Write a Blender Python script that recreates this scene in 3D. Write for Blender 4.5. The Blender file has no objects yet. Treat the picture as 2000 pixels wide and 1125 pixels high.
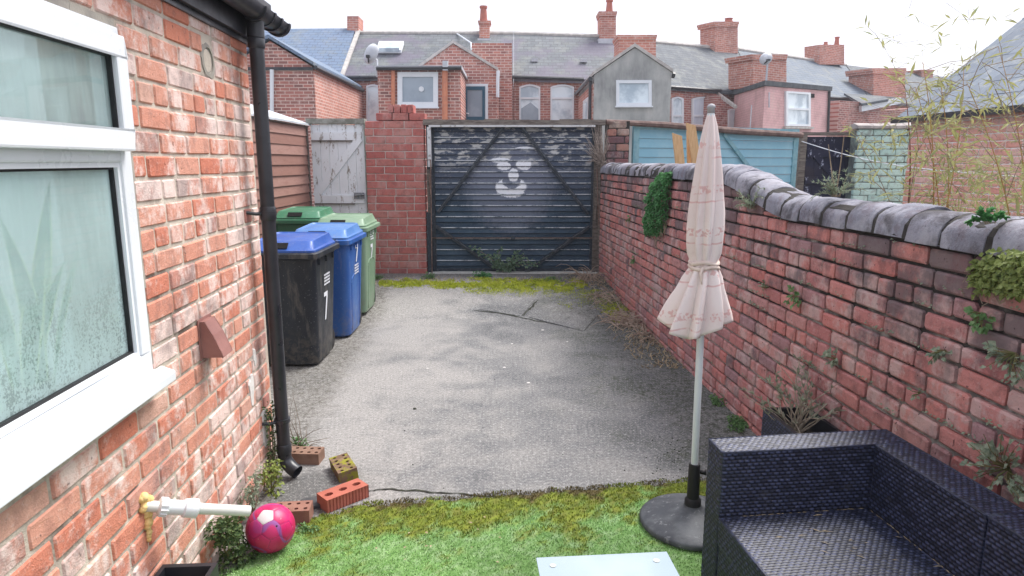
import bpy, bmesh, math, random
from mathutils import Vector, Matrix, noise

# ---------------------------------------------------------------- camera, sky, sun, exposure
sc = bpy.context.scene
F, PITCH, CH = 1300.0, math.radians(10.76), 1.7
cp, sp = math.cos(PITCH), math.sin(PITCH)
cam = bpy.data.cameras.new('camera')
cam.sensor_width = 36.0
cam.lens = 36.0 * F / 2000.0
cam.clip_start = 0.05
cam.clip_end = 1000.0
cam_o = bpy.data.objects.new('camera', cam)
sc.collection.objects.link(cam_o)
cam_o.location = (0, 0, CH)
cam_o.rotation_euler = (math.pi / 2 - PITCH, 0, 0)
sc.camera = cam_o

SUN_EL, SUN_AZ = math.radians(57), math.radians(52)      # azimuth clockwise from +Y
world = bpy.data.worlds.new('World')
sc.world = world
world.use_nodes = True
wn = world.node_tree
bg = wn.nodes['Background']
sky = wn.nodes.new('ShaderNodeTexSky')
sky.sky_type = 'NISHITA'
sky.sun_disc = False
sky.sun_elevation = SUN_EL
sky.sun_rotation = SUN_AZ
sky.dust_density = 4.0
sky.ozone_density = 1.0
cl = wn.nodes.new('ShaderNodeMix')
cl.data_type = 'RGBA'
cl.inputs[0].default_value = 0.86                        # thin even overcast over the blue
cl.inputs[7].default_value = (3.35, 3.36, 3.72, 1)
wn.links.new(sky.outputs[0], cl.inputs[6])
wn.links.new(cl.outputs[2], bg.inputs[0])
bg.inputs[1].default_value = 0.1
sun = bpy.data.lights.new('sun', 'SUN')
sun.energy = 1.5
sun.angle = math.radians(30)
sun.color = (1.0, 0.97, 0.93)
sun_o = bpy.data.objects.new('sun', sun)
sc.collection.objects.link(sun_o)
sdir = Vector((math.sin(SUN_AZ) * math.cos(SUN_EL), math.cos(SUN_AZ) * math.cos(SUN_EL), math.sin(SUN_EL)))
sun_o.rotation_euler = sdir.to_track_quat('Z', 'Y').to_euler()
sc.view_settings.view_transform = 'Standard'
sc.view_settings.look = 'None'
sc.view_settings.exposure = 1.74
sc.view_settings.gamma = 1.0

# ---------------------------------------------------------------- helpers
R = random.Random(11)
V = Vector
CAM = V((0, 0, CH))
def ray(px, py):
    u, v = (px - 1000) / F, (562.5 - py) / F
    return V((u, cp + v * sp, -sp + v * cp))
def at(px, py, Y):
    d = ray(px, py); return CAM + d * (Y / d.y)
def hit(px, py, P, n):
    d = ray(px, py); return CAM + d * ((P - CAM).dot(n) / d.dot(n))
def gnd(px, py, z=0.0):
    d = ray(px, py); return CAM + d * ((z - CH) / d.z)
def proj(p):
    r = p - CAM
    dz = r.y * cp - r.z * sp
    if dz < 0.05: return (-9e9, -9e9, dz)
    return (1000 + F * r.x / dz, 562.5 - F * (r.y * sp + r.z * cp) / dz, dz)
def in_view(p, m=60):
    a = proj(p)
    return a[2] > 0.05 and -m < a[0] < 2000 + m and -m < a[1] < 1125 + m
def gz(y):
    t = min(1.0, max(0.0, (y - 6.9) / 2.1))
    return 0.16 * t * t * (3 - 2 * t)
def nz(x, y, z=0.0, s=1.0):
    return noise.noise(V((x * s, y * s, z * s)))

class MB:
    def __init__(s):
        s.v, s.f, s.col, s.rnd = [], [], [], []
    def add(s, pts, faces):
        b = len(s.v)
        s.v.extend(V(p) for p in pts)
        s.f.extend(tuple(i + b for i in f) for f in faces)
        return b
    def box(s, lo, hi, M=None, o=None):
        x0, y0, z0 = lo; x1, y1, z1 = hi
        p = [V(q) for q in ((x0,y0,z0),(x1,y0,z0),(x1,y1,z0),(x0,y1,z0),(x0,y0,z1),(x1,y0,z1),(x1,y1,z1),(x0,y1,z1))]
        if M is not None: p = [M @ q for q in p]
        if o is not None: p = [q + o for q in p]
        s.add(p, [(0,3,2,1),(4,5,6,7),(0,1,5,4),(1,2,6,5),(2,3,7,6),(3,0,4,7)])
        return s
    def poly(s, pts):
        s.add(pts, [tuple(range(len(pts)))]); return s
    def prism(s, pts, ext):
        n = len(pts); ext = V(ext)
        q = [V(p) for p in pts] + [V(p) + ext for p in pts]
        s.add(q, [tuple(range(n)), tuple(range(2*n-1, n-1, -1))] + [(i, i+n, (i+1) % n + n, (i+1) % n) for i in range(n)])
        return s
    def loft(s, rings, cap=True, closed=True):
        n = len(rings[0]); b = len(s.v)
        for r in rings: s.v.extend(V(p) for p in r)
        for k in range(len(rings) - 1):
            for i in range(n if closed else n - 1):
                j = (i + 1) % n
                s.f.append((b+k*n+i, b+k*n+j, b+(k+1)*n+j, b+(k+1)*n+i))
        if cap and closed:
            s.f.append(tuple(b + i for i in range(n - 1, -1, -1)))
            s.f.append(tuple(b + (len(rings)-1)*n + i for i in range(n)))
        return s
    def tube(s, pts, r, n=8, cap=True):
        pts = [V(p) for p in pts]
        if not isinstance(r, (list, tuple)): r = [r] * len(pts)
        rings = []
        up = V((0.13, 0.27, 1)).normalized()
        for i, p in enumerate(pts):
            t = (pts[min(i+1, len(pts)-1)] - pts[max(i-1, 0)])
            t = t.normalized() if t.length > 1e-9 else V((0,0,1))
            a = t.cross(up)
            if a.length < 0.05: a = t.cross(V((1, 0, 0)))
            a.normalize(); c = t.cross(a)
            rings.append([p + (a*math.cos(2*math.pi*k/n) + c*math.sin(2*math.pi*k/n)) * r[i] for k in range(n)])
        return s.loft(rings, cap)
    def lathe(s, prof, c, n=24, cap=True):
        c = V(c)
        return s.loft([[c + V((r*math.cos(2*math.pi*k/n), r*math.sin(2*math.pi*k/n), z)) for k in range(n)] for r, z in prof], cap)
    def leaf(s, p, d, up, L, w, col=None, fold=0.15):
        d = d.normalized(); sd = d.cross(up)
        if sd.length < 1e-4: sd = V((1, 0, 0))
        sd.normalize(); nn = sd.cross(d)
        b = len(s.v)
        s.v.extend([p, p + d*L*0.45 + sd*w*0.5 + nn*fold*w, p + d*L - nn*fold*L*0.6, p + d*L*0.45 - sd*w*0.5 + nn*fold*w])
        s.f.extend([(b, b+1, b+2), (b, b+2, b+3)])
        if col is not None: s.col.extend([col] * 4)

ORG = {}
LINK = sc.collection.objects.link
def tag(o, label=None, cat=None, group=None, kind=None):
    for k, v in (('label', label), ('category', cat), ('group', group), ('kind', kind)):
        if v: o[k] = v
    return o
def root(name, loc, label, cat, group=None):
    e = bpy.data.objects.new(name, None); LINK(e)
    e.location = loc; e.empty_display_size = 0.1
    ORG[e.name] = V(loc)
    return tag(e, label, cat, group)
def build(mb, name, mat, parent=None, smooth=False, loc=None, fix=True, bevel=0.0, angle=None):
    off = ORG[parent.name] if parent is not None else (V(loc) if loc is not None else V((0, 0, 0)))
    me = bpy.data.meshes.new(name)
    me.from_pydata([v - off for v in mb.v], [], mb.f)
    if fix and len(mb.f) < 60000:
        bm = bmesh.new(); bm.from_mesh(me)
        bmesh.ops.recalc_face_normals(bm, faces=bm.faces)
        if bevel > 0:
            bmesh.ops.remove_doubles(bm, verts=bm.verts, dist=1e-5)
            es = [e for e in bm.edges if len(e.link_faces) == 2 and e.calc_face_angle(0) > 0.6]
            bmesh.ops.bevel(bm, geom=es, offset=bevel, segments=2, profile=0.6, affect='EDGES', clamp_overlap=True)
        bm.to_mesh(me); bm.free()
    if smooth:
        for p in me.polygons: p.use_smooth = True
        if angle: me.set_sharp_from_angle(angle=math.radians(angle))
    if mb.col and len(mb.col) == len(mb.v):
        a = me.color_attributes.new('col', 'FLOAT_COLOR', 'POINT')
        a.data.foreach_set('color', [c for q in mb.col for c in (q[0], q[1], q[2], 1.0)])
    if mb.rnd and len(mb.rnd) == len(mb.v):
        a = me.attributes.new('rnd', 'FLOAT', 'POINT')
        a.data.foreach_set('value', mb.rnd)
    if mat is not None: me.materials.append(mat)
    o = bpy.data.objects.new(name, me); LINK(o)
    if parent is not None: o.parent = parent
    else: o.location = off
    ORG[o.name] = off
    return o

def lin(r, g, b, k=1.0):
    f = lambda c: (c / 12.92 if c <= 0.04045 else ((c + 0.055) / 1.055) ** 2.4) * k
    return (f(r/255), f(g/255), f(b/255), 1.0)

class G:
    def __init__(s, name):
        s.m = bpy.data.materials.new(name); s.m.use_nodes = True
        s.nt = s.m.node_tree; s.b = s.nt.nodes['Principled BSDF']
        s._p = None
    def n(s, t, ins=None, **kw):
        nd = s.nt.nodes.new('ShaderNode' + t)
        for k, v in kw.items(): setattr(nd, k, v)
        for k, v in (ins or {}).items(): s.set(nd.inputs[k], v)
        return nd
    def set(s, sock, v):
        if isinstance(v, bpy.types.NodeSocket): s.nt.links.new(v, sock)
        else: sock.default_value = v
    @property
    def pos(s):
        if s._p is None: s._p = s.n('NewGeometry').outputs['Position']
        return s._p
    def xyz(s):
        q = s.n('SeparateXYZ', {0: s.pos}); return q.outputs
    def scaled(s, sx, sy, sz):
        return s.n('VectorMath', {0: s.pos, 1: (sx, sy, sz)}, operation='MULTIPLY').outputs[0]
    def noise(s, scale, detail=4, rough=0.55, vec=None, dist=0.0):
        return s.n('TexNoise', {'Vector': vec or s.pos, 'Scale': scale, 'Detail': detail, 'Roughness': rough, 'Distortion': dist}).outputs[0]
    def vor(s, scale, vec=None, feature='F1', rnd=1.0):
        return s.n('TexVoronoi', {'Vector': vec or s.pos, 'Scale': scale, 'Randomness': rnd}, feature=feature)
    def math(s, op, a, b=0.0, c=None, clamp=False):
        ins = {0: a, 1: b}
        if c is not None: ins[2] = c
        return s.n('Math', ins, operation=op, use_clamp=clamp).outputs[0]
    def step(s, x, a, b):
        return s.n('MapRange', {0: x, 1: a, 2: b, 3: 0.0, 4: 1.0}, interpolation_type='SMOOTHSTEP').outputs[0]
    def ramp(s, x, stops, interp='LINEAR'):
        nd = s.n('ValToRGB', {0: x}); cr = nd.color_ramp; cr.interpolation = interp
        while len(cr.elements) < len(stops): cr.elements.new(0.5)
        for e, (p, c) in zip(cr.elements, stops):
            e.position = p; e.color = c if len(c) == 4 else (*c, 1)
        return nd.outputs[0]
    def mix(s, f, a, b, mode='MIX'):
        nd = s.n('Mix', data_type='RGBA', blend_type=mode)
        for k, v in ((0, f), (6, a), (7, b)):
            if isinstance(v, tuple) and len(v) == 3: v = (*v, 1)
            s.set(nd.inputs[k], v)
        return nd.outputs[2]
    def bump(s, h, strength=0.4, dist=0.01, prev=None):
        ins = {'Height': h, 'Strength': strength, 'Distance': dist}
        if prev is not None: ins['Normal'] = prev
        return s.n('Bump', ins).outputs[0]
    def out(s, col, rough=0.8, normal=None, spec=0.3, metal=0.0):
        if isinstance(col, tuple) and len(col) == 3: col = (*col, 1)
        s.set(s.b.inputs['Base Color'], col); s.set(s.b.inputs['Roughness'], rough)
        s.set(s.b.inputs['Specular IOR Level'], spec); s.set(s.b.inputs['Metallic'], metal)
        if normal is not None: s.set(s.b.inputs['Normal'], normal)
        return s.m

def simple(name, c1, c2=None, scale=8.0, rough=0.7, bump=0.2, bscale=60.0, spec=0.3, metal=0.0, lo=0.35, hi=0.65, stretch=None, bd=0.004):
    g = G(name)
    vec = g.scaled(*stretch) if stretch else None
    c2 = c2 or tuple(x * 0.75 for x in c1[:3])
    col = g.mix(g.step(g.noise(scale, 6, 0.6, vec), lo, hi), c1, c2)
    r2 = g.n('MapRange', {0: g.noise(scale*1.7, 4, 0.6, vec), 1: 0.3, 2: 0.7, 3: max(0.02, rough-0.1), 4: min(1, rough+0.1)}).outputs[0]
    nm = g.bump(g.noise(bscale, 5, 0.6, vec), bump, bd) if bump else None
    return g.out(col, r2, nm, spec, metal)

def obj_rand(g):
    a = g.n('ObjectInfo').outputs['Random']
    b = g.n('Attribute', attribute_name='rnd').outputs['Fac']
    return g.math('FRACT', g.math('ADD', a, b))

def brick_mat(name, stops, pale, pale_amt, soot, soot_lo, soot_hi, soot_amt, blotch=0.5, bump=0.5, pscale=5.0, zfade=None, var=0.55):
    g = G(name)
    r = obj_rand(g)
    base = g.ramp(r, stops, 'LINEAR')
    off = g.n('CombineXYZ', {0: g.math('MULTIPLY', r, 37.0), 1: g.math('MULTIPLY', r, 19.0), 2: g.math('MULTIPLY', r, 53.0)}).outputs[0]
    pv = g.n('VectorMath', {0: g.pos, 1: off}, operation='ADD').outputs[0]
    n1 = g.noise(14, 6, 0.65, pv)
    base = g.mix(g.math('MULTIPLY', g.step(n1, 0.46, 0.66), var), base, g.mix(0.72, base, (0.13, 0.065, 0.065), 'MIX'))
    base = g.mix(g.math('MULTIPLY', g.step(g.noise(70, 5, 0.75, pv), 0.54, 0.66), var*.8), base, g.mix(0.6, base, pale))
    base = g.mix(g.math('MULTIPLY', g.step(g.noise(85, 5, 0.75, pv), 0.42, 0.32), var*.9), base, g.mix(0.8, base, (0.06, 0.035, 0.035)))
    hv = g.math('FRACT', g.math('MULTIPLY', r, 7.13))
    base = g.mix(g.math('MULTIPLY', g.step(g.noise(9, 3, 0.5, pv), 0.45, 0.6), g.math('MULTIPLY', hv, 0.5)), base, g.mix(0.6, base, stops[0][1]))
    # lime bloom, in patches that run over several bricks and stop at brick edges
    pn = g.math('ADD', g.math('MULTIPLY', g.noise(pscale, 5, 0.6, g.scaled(1, 1, .55)), 0.75), g.math('MULTIPLY', g.noise(30, 5, 0.7, pv), 0.35))
    pn = g.math('ADD', pn, g.math('MULTIPLY', g.math('SUBTRACT', hv, 0.5), 0.16))
    base = g.mix(g.math('MULTIPLY', g.step(pn, 0.52, 0.66), pale_amt), base, pale)
    # soot and dark weathering
    z = g.xyz()[2]
    sn = g.math('ADD', g.noise(4.5, 6, 0.65), g.math('MULTIPLY', g.math('SUBTRACT', hv, 0.5), 0.25))
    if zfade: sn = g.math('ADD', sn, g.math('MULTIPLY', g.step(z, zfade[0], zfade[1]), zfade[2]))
    base = g.mix(g.math('MULTIPLY', g.step(sn, soot_lo, soot_hi), soot_amt), base, soot)
    sp_ = g.step(g.noise(55, 2, 0.5, pv), 0.68, 0.76)
    base = g.mix(g.math('MULTIPLY', sp_, blotch), base, (0.035, 0.025, 0.025))
    h = g.math('ADD', g.math('MULTIPLY', g.noise(35, 6, 0.7, pv), 1.0), g.math('MULTIPLY', g.noise(180, 3, 0.6, pv), 0.5))
    return g.out(base, 0.86, g.bump(h, bump*1.3, 0.008), 0.2)

def mortar_mat(name, c1, c2, c3=None, zf=None):
    g = G(name)
    col = g.mix(g.step(g.noise(9, 6, 0.65), 0.38, 0.62), c1, c2)
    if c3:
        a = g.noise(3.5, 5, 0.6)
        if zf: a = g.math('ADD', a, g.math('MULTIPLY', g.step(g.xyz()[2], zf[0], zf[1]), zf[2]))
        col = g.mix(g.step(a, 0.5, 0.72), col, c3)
    h = g.math('ADD', g.noise(45, 6, 0.7), g.math('MULTIPLY', g.noise(220, 3, 0.6), 0.5))
    return g.out(col, 0.95, g.bump(h, 0.9, 0.006), 0.1)

# one worn brick: length along X, height along Z, face towards -Y; 40 triangles
_BM = {}
def brick_geo(L, H, D, rr, wear=1.0):
    c = 0.009 * wear
    out = []
    for sx, sz in ((-1,-1),(1,-1),(1,1),(-1,1)):
        cx, cz = c * rr.uniform(0.4, 1.7), c * rr.uniform(0.3, 1.5)
        a, b = V((sx*(L/2), 0, sz*(H/2 - cz))), V((sx*(L/2 - cx), 0, sz*(H/2)))
        out += [a, b] if sx * sz > 0 else [b, a]
    ring1, ring0 = [], []
    fx, fz, y0 = 1 - 0.011*wear/L*2, 1 - 0.009*wear/H*2, 0.0
    for p in out:
        q = p + V((rr.uniform(-1, 1)*0.0022*wear, 0, rr.uniform(-1, 1)*0.0018*wear))
        ring1.append(V((q.x, 0.007, q.z)))
        ring0.append(V((q.x*fx, rr.uniform(-0.0012, 0.0012)*wear, q.z*fz)))
    ring2 = [V((p.x, D, p.z)) for p in ring1]
    v = ring0 + ring1 + ring2 + [V((rr.uniform(-.2,.2)*L, -0.0006, 0))]
    f = [(i, (i+1) % 8, 24) for i in range(8)]
    for k in (0, 8):
        f += [(k+(i+1) % 8, k+i, k+8+i, k+8+(i+1) % 8) for i in range(8)]
    return v, f
def brick_mesh(L, H, D, mat, seed, wear):
    key = (round(L, 2), round(H, 3), mat.name, seed, D)
    if key not in _BM:
        v, f = brick_geo(round(L, 2), H, D, random.Random(seed * 977 + int(L*1000)), wear)
        me = bpy.data.meshes.new('brick'); me.from_pydata(v, [], f); me.materials.append(mat)
        _BM[key] = me
    return _BM[key], round(L, 2)

def lay_bricks(parent, O, nrm, length, z0, pitch, mat, blen=0.225, joint=0.01, top=None, keep=None, header_every=0,
               limit=300, wear=1.0, jit=0.003, D=0.06, courses=60, seed=1, phase=0.0, ragged=0.0):
    """lays a bond on the vertical plane through O with outward normal nrm; s runs along X' """
    rr = random.Random(seed)
    n = V((nrm[0], nrm[1], 0)).normalized()
    th = math.atan2(n.x, -n.y)
    X = V((math.cos(th), math.sin(th), 0))
    H = pitch - joint
    todo = []
    for i in range(courses):
        zc = z0 + (i + 0.5) * pitch
        hd = header_every and i % header_every == header_every - 1
        bl = (blen + joint) / 2 if hd else blen + joint
        s = -bl * (0.5 if i % 2 else 0.0) + phase + rr.uniform(-0.02, 0.02) - (0.05 if hd else 0)
        while s < length:
            w = bl + rr.uniform(-jit, jit) * 1.6
            e = s + w
            if rr.random() < 0.03 and not hd: e = s + w * 0.5
            a, b = max(s, 0), min(e, length)
            s = e
            b2 = b - joint
            if b2 - a < 0.035: continue
            for a, b2 in (keep(a, b2, zc - H/2, zc + H/2) if keep else [(a, b2)]):
                if b2 - a < 0.028: continue
                c = (a + b2) / 2
                Hc, zq = H, zc
                if top:
                    tp = top(c)
                    if zc - H/2 + 0.022 > tp: continue
                    if zc + H/2 > tp + 0.004: Hc = round(tp - (zc - H/2), 2); zq = zc - H/2 + Hc/2
                p = V(O) + X * c + n * (rr.uniform(0, 1) * jit * 1.3) + V((0, 0, zq + rr.uniform(-1, 1) * jit * 0.6))
                todo.append((p, b2 - a, rr.randrange(7), rr.uniform(-0.012, 0.012), rr.uniform(-0.02, 0.02), rr.random(), Hc))
    todo.sort(key=lambda t: (0 if in_view(t[0]) else 1, (t[0] - CAM).length))
    rest = MB()
    off = ORG[parent.name]
    for k, (p, L, sd, tilt, yaw, rn, Hc) in enumerate(todo):
        if k < limit and in_view(p, 90):
            me, Lm = brick_mesh(L, Hc, D, mat, sd, wear)
            o = bpy.data.objects.new('brick', me)
            o.parent = parent; o.location = p - off
            o.scale = (L / Lm, 1, 1)
            o.rotation_euler = (0, tilt, th + yaw * 0.5)
            LINK(o); ORG[o.name] = off
        else:
            v, f = brick_geo(L, Hc, D, random.Random(sd), wear)
            M = Matrix.Rotation(th, 3, 'Z')
            rest.add([M @ q + p for q in v], f); rest.rnd += [rn] * len(v)
    if rest.v:
        tag(build(rest, 'brickwork', mat, parent, fix=False), kind='stuff')
    return len(todo)

# ---------------------------------------------------------------- materials
M_lbrick = brick_mat('salmon_brick', [(0.0, (.58,.195,.125)), (.25, (.64,.275,.195)), (.5, (.66,.335,.25)), (.72, (.63,.235,.155)), (.88, (.64,.39,.31)), (1.0, (.48,.21,.175))],
                     (.84,.71,.66,1), 0.8, (.20,.15,.15,1), 0.54, 0.72, 0.6, blotch=0.55, pscale=4.0, var=0.4)
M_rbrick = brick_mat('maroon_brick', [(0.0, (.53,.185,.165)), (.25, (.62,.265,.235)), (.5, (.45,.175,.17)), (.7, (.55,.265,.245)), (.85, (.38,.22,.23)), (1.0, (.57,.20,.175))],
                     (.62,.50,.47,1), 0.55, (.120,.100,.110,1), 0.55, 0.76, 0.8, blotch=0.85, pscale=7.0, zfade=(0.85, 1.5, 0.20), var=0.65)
M_pbrick = brick_mat('new_red_brick', [(0.0, (.44,.135,.12)), (.3, (.50,.165,.145)), (.6, (.46,.15,.13)), (.85, (.52,.22,.19)), (1.0, (.40,.15,.14))],
                     (.62,.47,.43,1), 0.3, (.2,.12,.11,1), 0.66, 0.8, 0.5, blotch=0.2, bump=0.25)
M_pierbrick = brick_mat('sooty_pier_brick', [(0.0, (.40,.10,.075)), (.35, (.20,.11,.12)), (.6, (.12,.09,.11)), (.8, (.42,.33,.27)), (1.0, (.40,.10,.075))],
                     (.5,.42,.38,1), 0.35, (.08,.07,.08,1), 0.56, 0.75, 0.7)
M_tbrick = brick_mat('turquoise_painted_brick', [(0.0, (.47,.66,.62)), (.5, (.55,.72,.68)), (1.0, (.42,.60,.57))],
                     (.62,.78,.72,1), 0.3, (.25,.27,.25,1), 0.64, 0.72, 0.8, blotch=0.2)
M_kbrick = brick_mat('pale_pink_brick', [(0.0, (.86,.40,.32)), (.5, (.88,.46,.38)), (1.0, (.82,.34,.27))],
                     (.90,.76,.71,1), 0.35, (.4,.25,.22,1), 0.68, 0.8, 0.5, blotch=0.15)
M_coping = brick_mat('weathered_coping', [(0.0, (.23,.235,.28)), (.4, (.30,.295,.34)), (.7, (.19,.195,.24)), (1.0, (.31,.285,.31))],
                     (.46,.455,.50,1), 0.5, (.055,.05,.055,1), 0.52, 0.70, 0.8, blotch=0.6, bump=0.6)
M_lmortar = mortar_mat('buff_mortar', (.66,.59,.50), (.52,.45,.38), (.16,.13,.11))
M_rmortar = mortar_mat('grey_mortar', (.40,.38,.35), (.22,.205,.19), (.05,.046,.044), zf=(0.4, 1.35, 0.24))  # upper joints darkened: soot plus joint shadow put into the colour
M_pmortar = mortar_mat('pale_mortar', (.66,.58,.54), (.56,.49,.45))
M_kmortar = mortar_mat('lime_mortar', (.90,.86,.83), (.82,.77,.73))
M_dmortar = mortar_mat('dark_mortar', (.20,.24,.22), (.12,.13,.13))
M_cement = simple('cement_render', (.40,.37,.32), (.30,.28,.25), 10, 0.95, 0.5, 80)
M_white = simple('white_upvc', (.80,.83,.86), (.74,.77,.80), 3, 0.32, 0.03, 20, 0.5)
M_rubber = simple('black_gasket', (.02,.02,.022), None, 5, 0.5, 0)
M_blackpl = simple('black_pvc_pipe', (.020,.022,.028), (.035,.037,.045), 6, 0.36, 0.08, 40, 0.5)
M_whpipe = simple('white_pvc_pipe', (.74,.74,.70), (.66,.66,.62), 9, 0.4, 0.05, 40, 0.5)
M_foam = simple('expanding_foam', (.88,.66,.30), (.78,.52,.20), 25, 0.9, 0.6, 60)
M_cowl = simple('brown_plastic_vent', (.33,.16,.14), (.26,.125,.11), 8, 0.5, 0.1, 60, 0.4)
M_dark = simple('dark_void', (.012,.011,.011), None, 5, 0.95, 0)
M_wood_black = simple('weathered_timber', (.10,.085,.075), (.20,.17,.15), 9, 0.9, 0.7, 30, 0.15, stretch=(1, 1, 6))
M_wood_grey = simple('grey_timber', (.26,.23,.20), (.13,.11,.10), 7, 0.9, 0.7, 30, 0.15, stretch=(1, 6, 6))
M_wood_pale = simple('sawn_timber', (.74,.50,.28), (.62,.38,.19), 9, 0.75, 0.3, 40, 0.2, stretch=(14, 14, 1))
M_twig = simple('dry_twig', (.34,.27,.20), (.22,.17,.12), 20, 0.9, 0)
M_stem = simple('green_stem', (.12,.14,.05), (.20,.14,.07), 20, 0.8, 0)
M_slate = None

def foliage_mat(name, c1, c2, c3, scale=40, trans=0.25):
    g = G(name)
    col = g.ramp(g.noise(scale, 3, 0.6), [(.3, c1), (.5, c2), (.72, c3)])
    m = g.out(col, 0.6, None, 0.3)
    g.b.inputs['Subsurface Weight'].default_value = 0.0
    tr = g.n('BsdfTranslucent', {0: col})
    mx = g.n('MixShader', {0: trans, 1: g.b.outputs[0], 2: tr.outputs[0]})
    g.nt.links.new(mx.outputs[0], g.nt.nodes['Material Output'].inputs[0])
    return m
M_leaf_ivy = foliage_mat('ivy_leaf', (.05,.16,.05), (.09,.27,.09), (.16,.38,.15), 60)
M_leaf_dark = foliage_mat('dark_small_leaf', (.03,.06,.025), (.07,.12,.04), (.20,.25,.09), 70)
M_leaf_green = foliage_mat('weed_leaf', (.08,.17,.06), (.14,.27,.10), (.26,.38,.17), 60)
M_leaf_grey = foliage_mat('grey_green_leaf', (.16,.22,.15), (.28,.34,.24), (.45,.48,.36), 50)
M_leaf_yel = foliage_mat('bamboo_leaf', (.24,.24,.045), (.42,.38,.08), (.30,.36,.12), 12, 0.35)
M_leaf_gate = foliage_mat('bramble_leaf', (.07,.13,.08), (.14,.22,.14), (.27,.36,.25), 60)
M_moss = foliage_mat('yellow_moss', (.24,.29,.03), (.46,.52,.04), (.60,.62,.08), 9, 0.15)
M_straw = foliage_mat('dead_grass', (.25,.18,.10), (.42,.33,.21), (.58,.50,.37), 60, 0.15)

# concrete yard
def concrete():
    g = G('yard_concrete')
    x, y, z = g.xyz()
    big = g.noise(0.8, 6, 0.6, dist=0.6)
    mid = g.noise(2.6, 7, 0.68, dist=0.5)
    t = g.math('ADD', g.math('MULTIPLY', big, 0.55), g.math('MULTIPLY', mid, 0.45))
    # paler towards the bin side, darker in the middle
    t = g.math('ADD', t, g.math('MULTIPLY', g.step(g.math('ADD', g.math('MULTIPLY', x, -1.0), g.math('MULTIPLY', mid, 1.4)), 0.55, 1.9), 0.16))
    col = g.ramp(t, [(.38, (.105,.108,.112)), (.48, (.165,.166,.168)), (.57, (.225,.221,.215)), (.68, (.30,.288,.275))])
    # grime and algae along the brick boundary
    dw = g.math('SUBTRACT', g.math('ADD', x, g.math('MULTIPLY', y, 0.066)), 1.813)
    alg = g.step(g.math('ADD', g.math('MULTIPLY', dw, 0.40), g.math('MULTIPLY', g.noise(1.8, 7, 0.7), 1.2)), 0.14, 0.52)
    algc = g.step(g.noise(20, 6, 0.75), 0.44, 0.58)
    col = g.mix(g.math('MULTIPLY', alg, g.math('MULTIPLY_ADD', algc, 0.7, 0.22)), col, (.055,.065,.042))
    # darker noisy band along the wing, the pier and under the gate
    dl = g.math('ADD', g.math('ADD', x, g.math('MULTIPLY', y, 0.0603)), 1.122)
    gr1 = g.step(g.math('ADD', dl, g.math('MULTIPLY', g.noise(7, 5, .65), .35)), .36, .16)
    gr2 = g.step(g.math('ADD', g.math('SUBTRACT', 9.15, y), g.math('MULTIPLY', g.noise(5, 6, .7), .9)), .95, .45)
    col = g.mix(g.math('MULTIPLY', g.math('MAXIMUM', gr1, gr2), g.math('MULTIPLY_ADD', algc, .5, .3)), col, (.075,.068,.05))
    # damp stain under the pipe shoe
    dx = g.math('ADD', x, 1.02); dy = g.math('SUBTRACT', y, 3.22)
    rr2 = g.math('SQRT', g.math('ADD', g.math('POWER', dx, 2.0), g.math('POWER', g.math('MULTIPLY', dy, 0.9), 2.0)))
    damp = g.math('SUBTRACT', 1.0, g.step(g.math('ADD', rr2, g.math('MULTIPLY', g.noise(6, 4, 0.6), 0.2)), 0.26, 0.42))
    col = g.mix(g.math('MULTIPLY', damp, 0.75), col, (.065,.066,.064))
    # exposed aggregate
    f = g.math('ADD', g.math('MULTIPLY', g.noise(95, 5, 0.85), 0.55), g.math('MULTIPLY', g.noise(48, 4, 0.8), 0.45))
    col = g.mix(g.math('MULTIPLY', g.step(f, 0.51, 0.60), 0.6), col, (.54,.53,.52))
    col = g.mix(g.math('MULTIPLY', g.step(f, 0.485, 0.40), 0.7), col, (.055,.056,.06))
    vd = g.vor(48).outputs['Distance']
    col = g.mix(g.math('MULTIPLY', g.step(vd, 0.16, 0.10), g.math('MULTIPLY', g.step(g.noise(7, 3), 0.5, 0.6), 0.7)), col, (.54,.51,.48))
    h = g.math('ADD', g.noise(150, 4, 0.75), g.math('MULTIPLY', g.noise(7, 4, 0.6), 0.8))
    rough = g.math('SUBTRACT', 0.93, g.math('MULTIPLY', damp, 0.35))
    return g.out(col, rough, g.bump(h, 0.6, 0.006), 0.25)
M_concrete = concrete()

# ---------------------------------------------------------------- ground
mb = MB()
xs = [-300, -60, -12] + [-4 + 0.5*i for i in range(29)] + [16, 60, 300]
ys = [-60, -8] + [-2 + 0.8*i for i in range(11)] + [6.9 + 0.15*i for i in range(16)] + [10, 14, 22, 40, 90, 400]
for y in ys:
    for x in xs: mb.v.append(V((x, y, gz(y))))
nx = len(xs)
for j in range(len(ys)-1):
    for i in range(nx-1): mb.f.append((j*nx+i, j*nx+i+1, (j+1)*nx+i+1, (j+1)*nx+i))
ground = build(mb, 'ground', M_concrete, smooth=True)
tag(ground, 'worn grey concrete yard floor', kind='structure')

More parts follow.
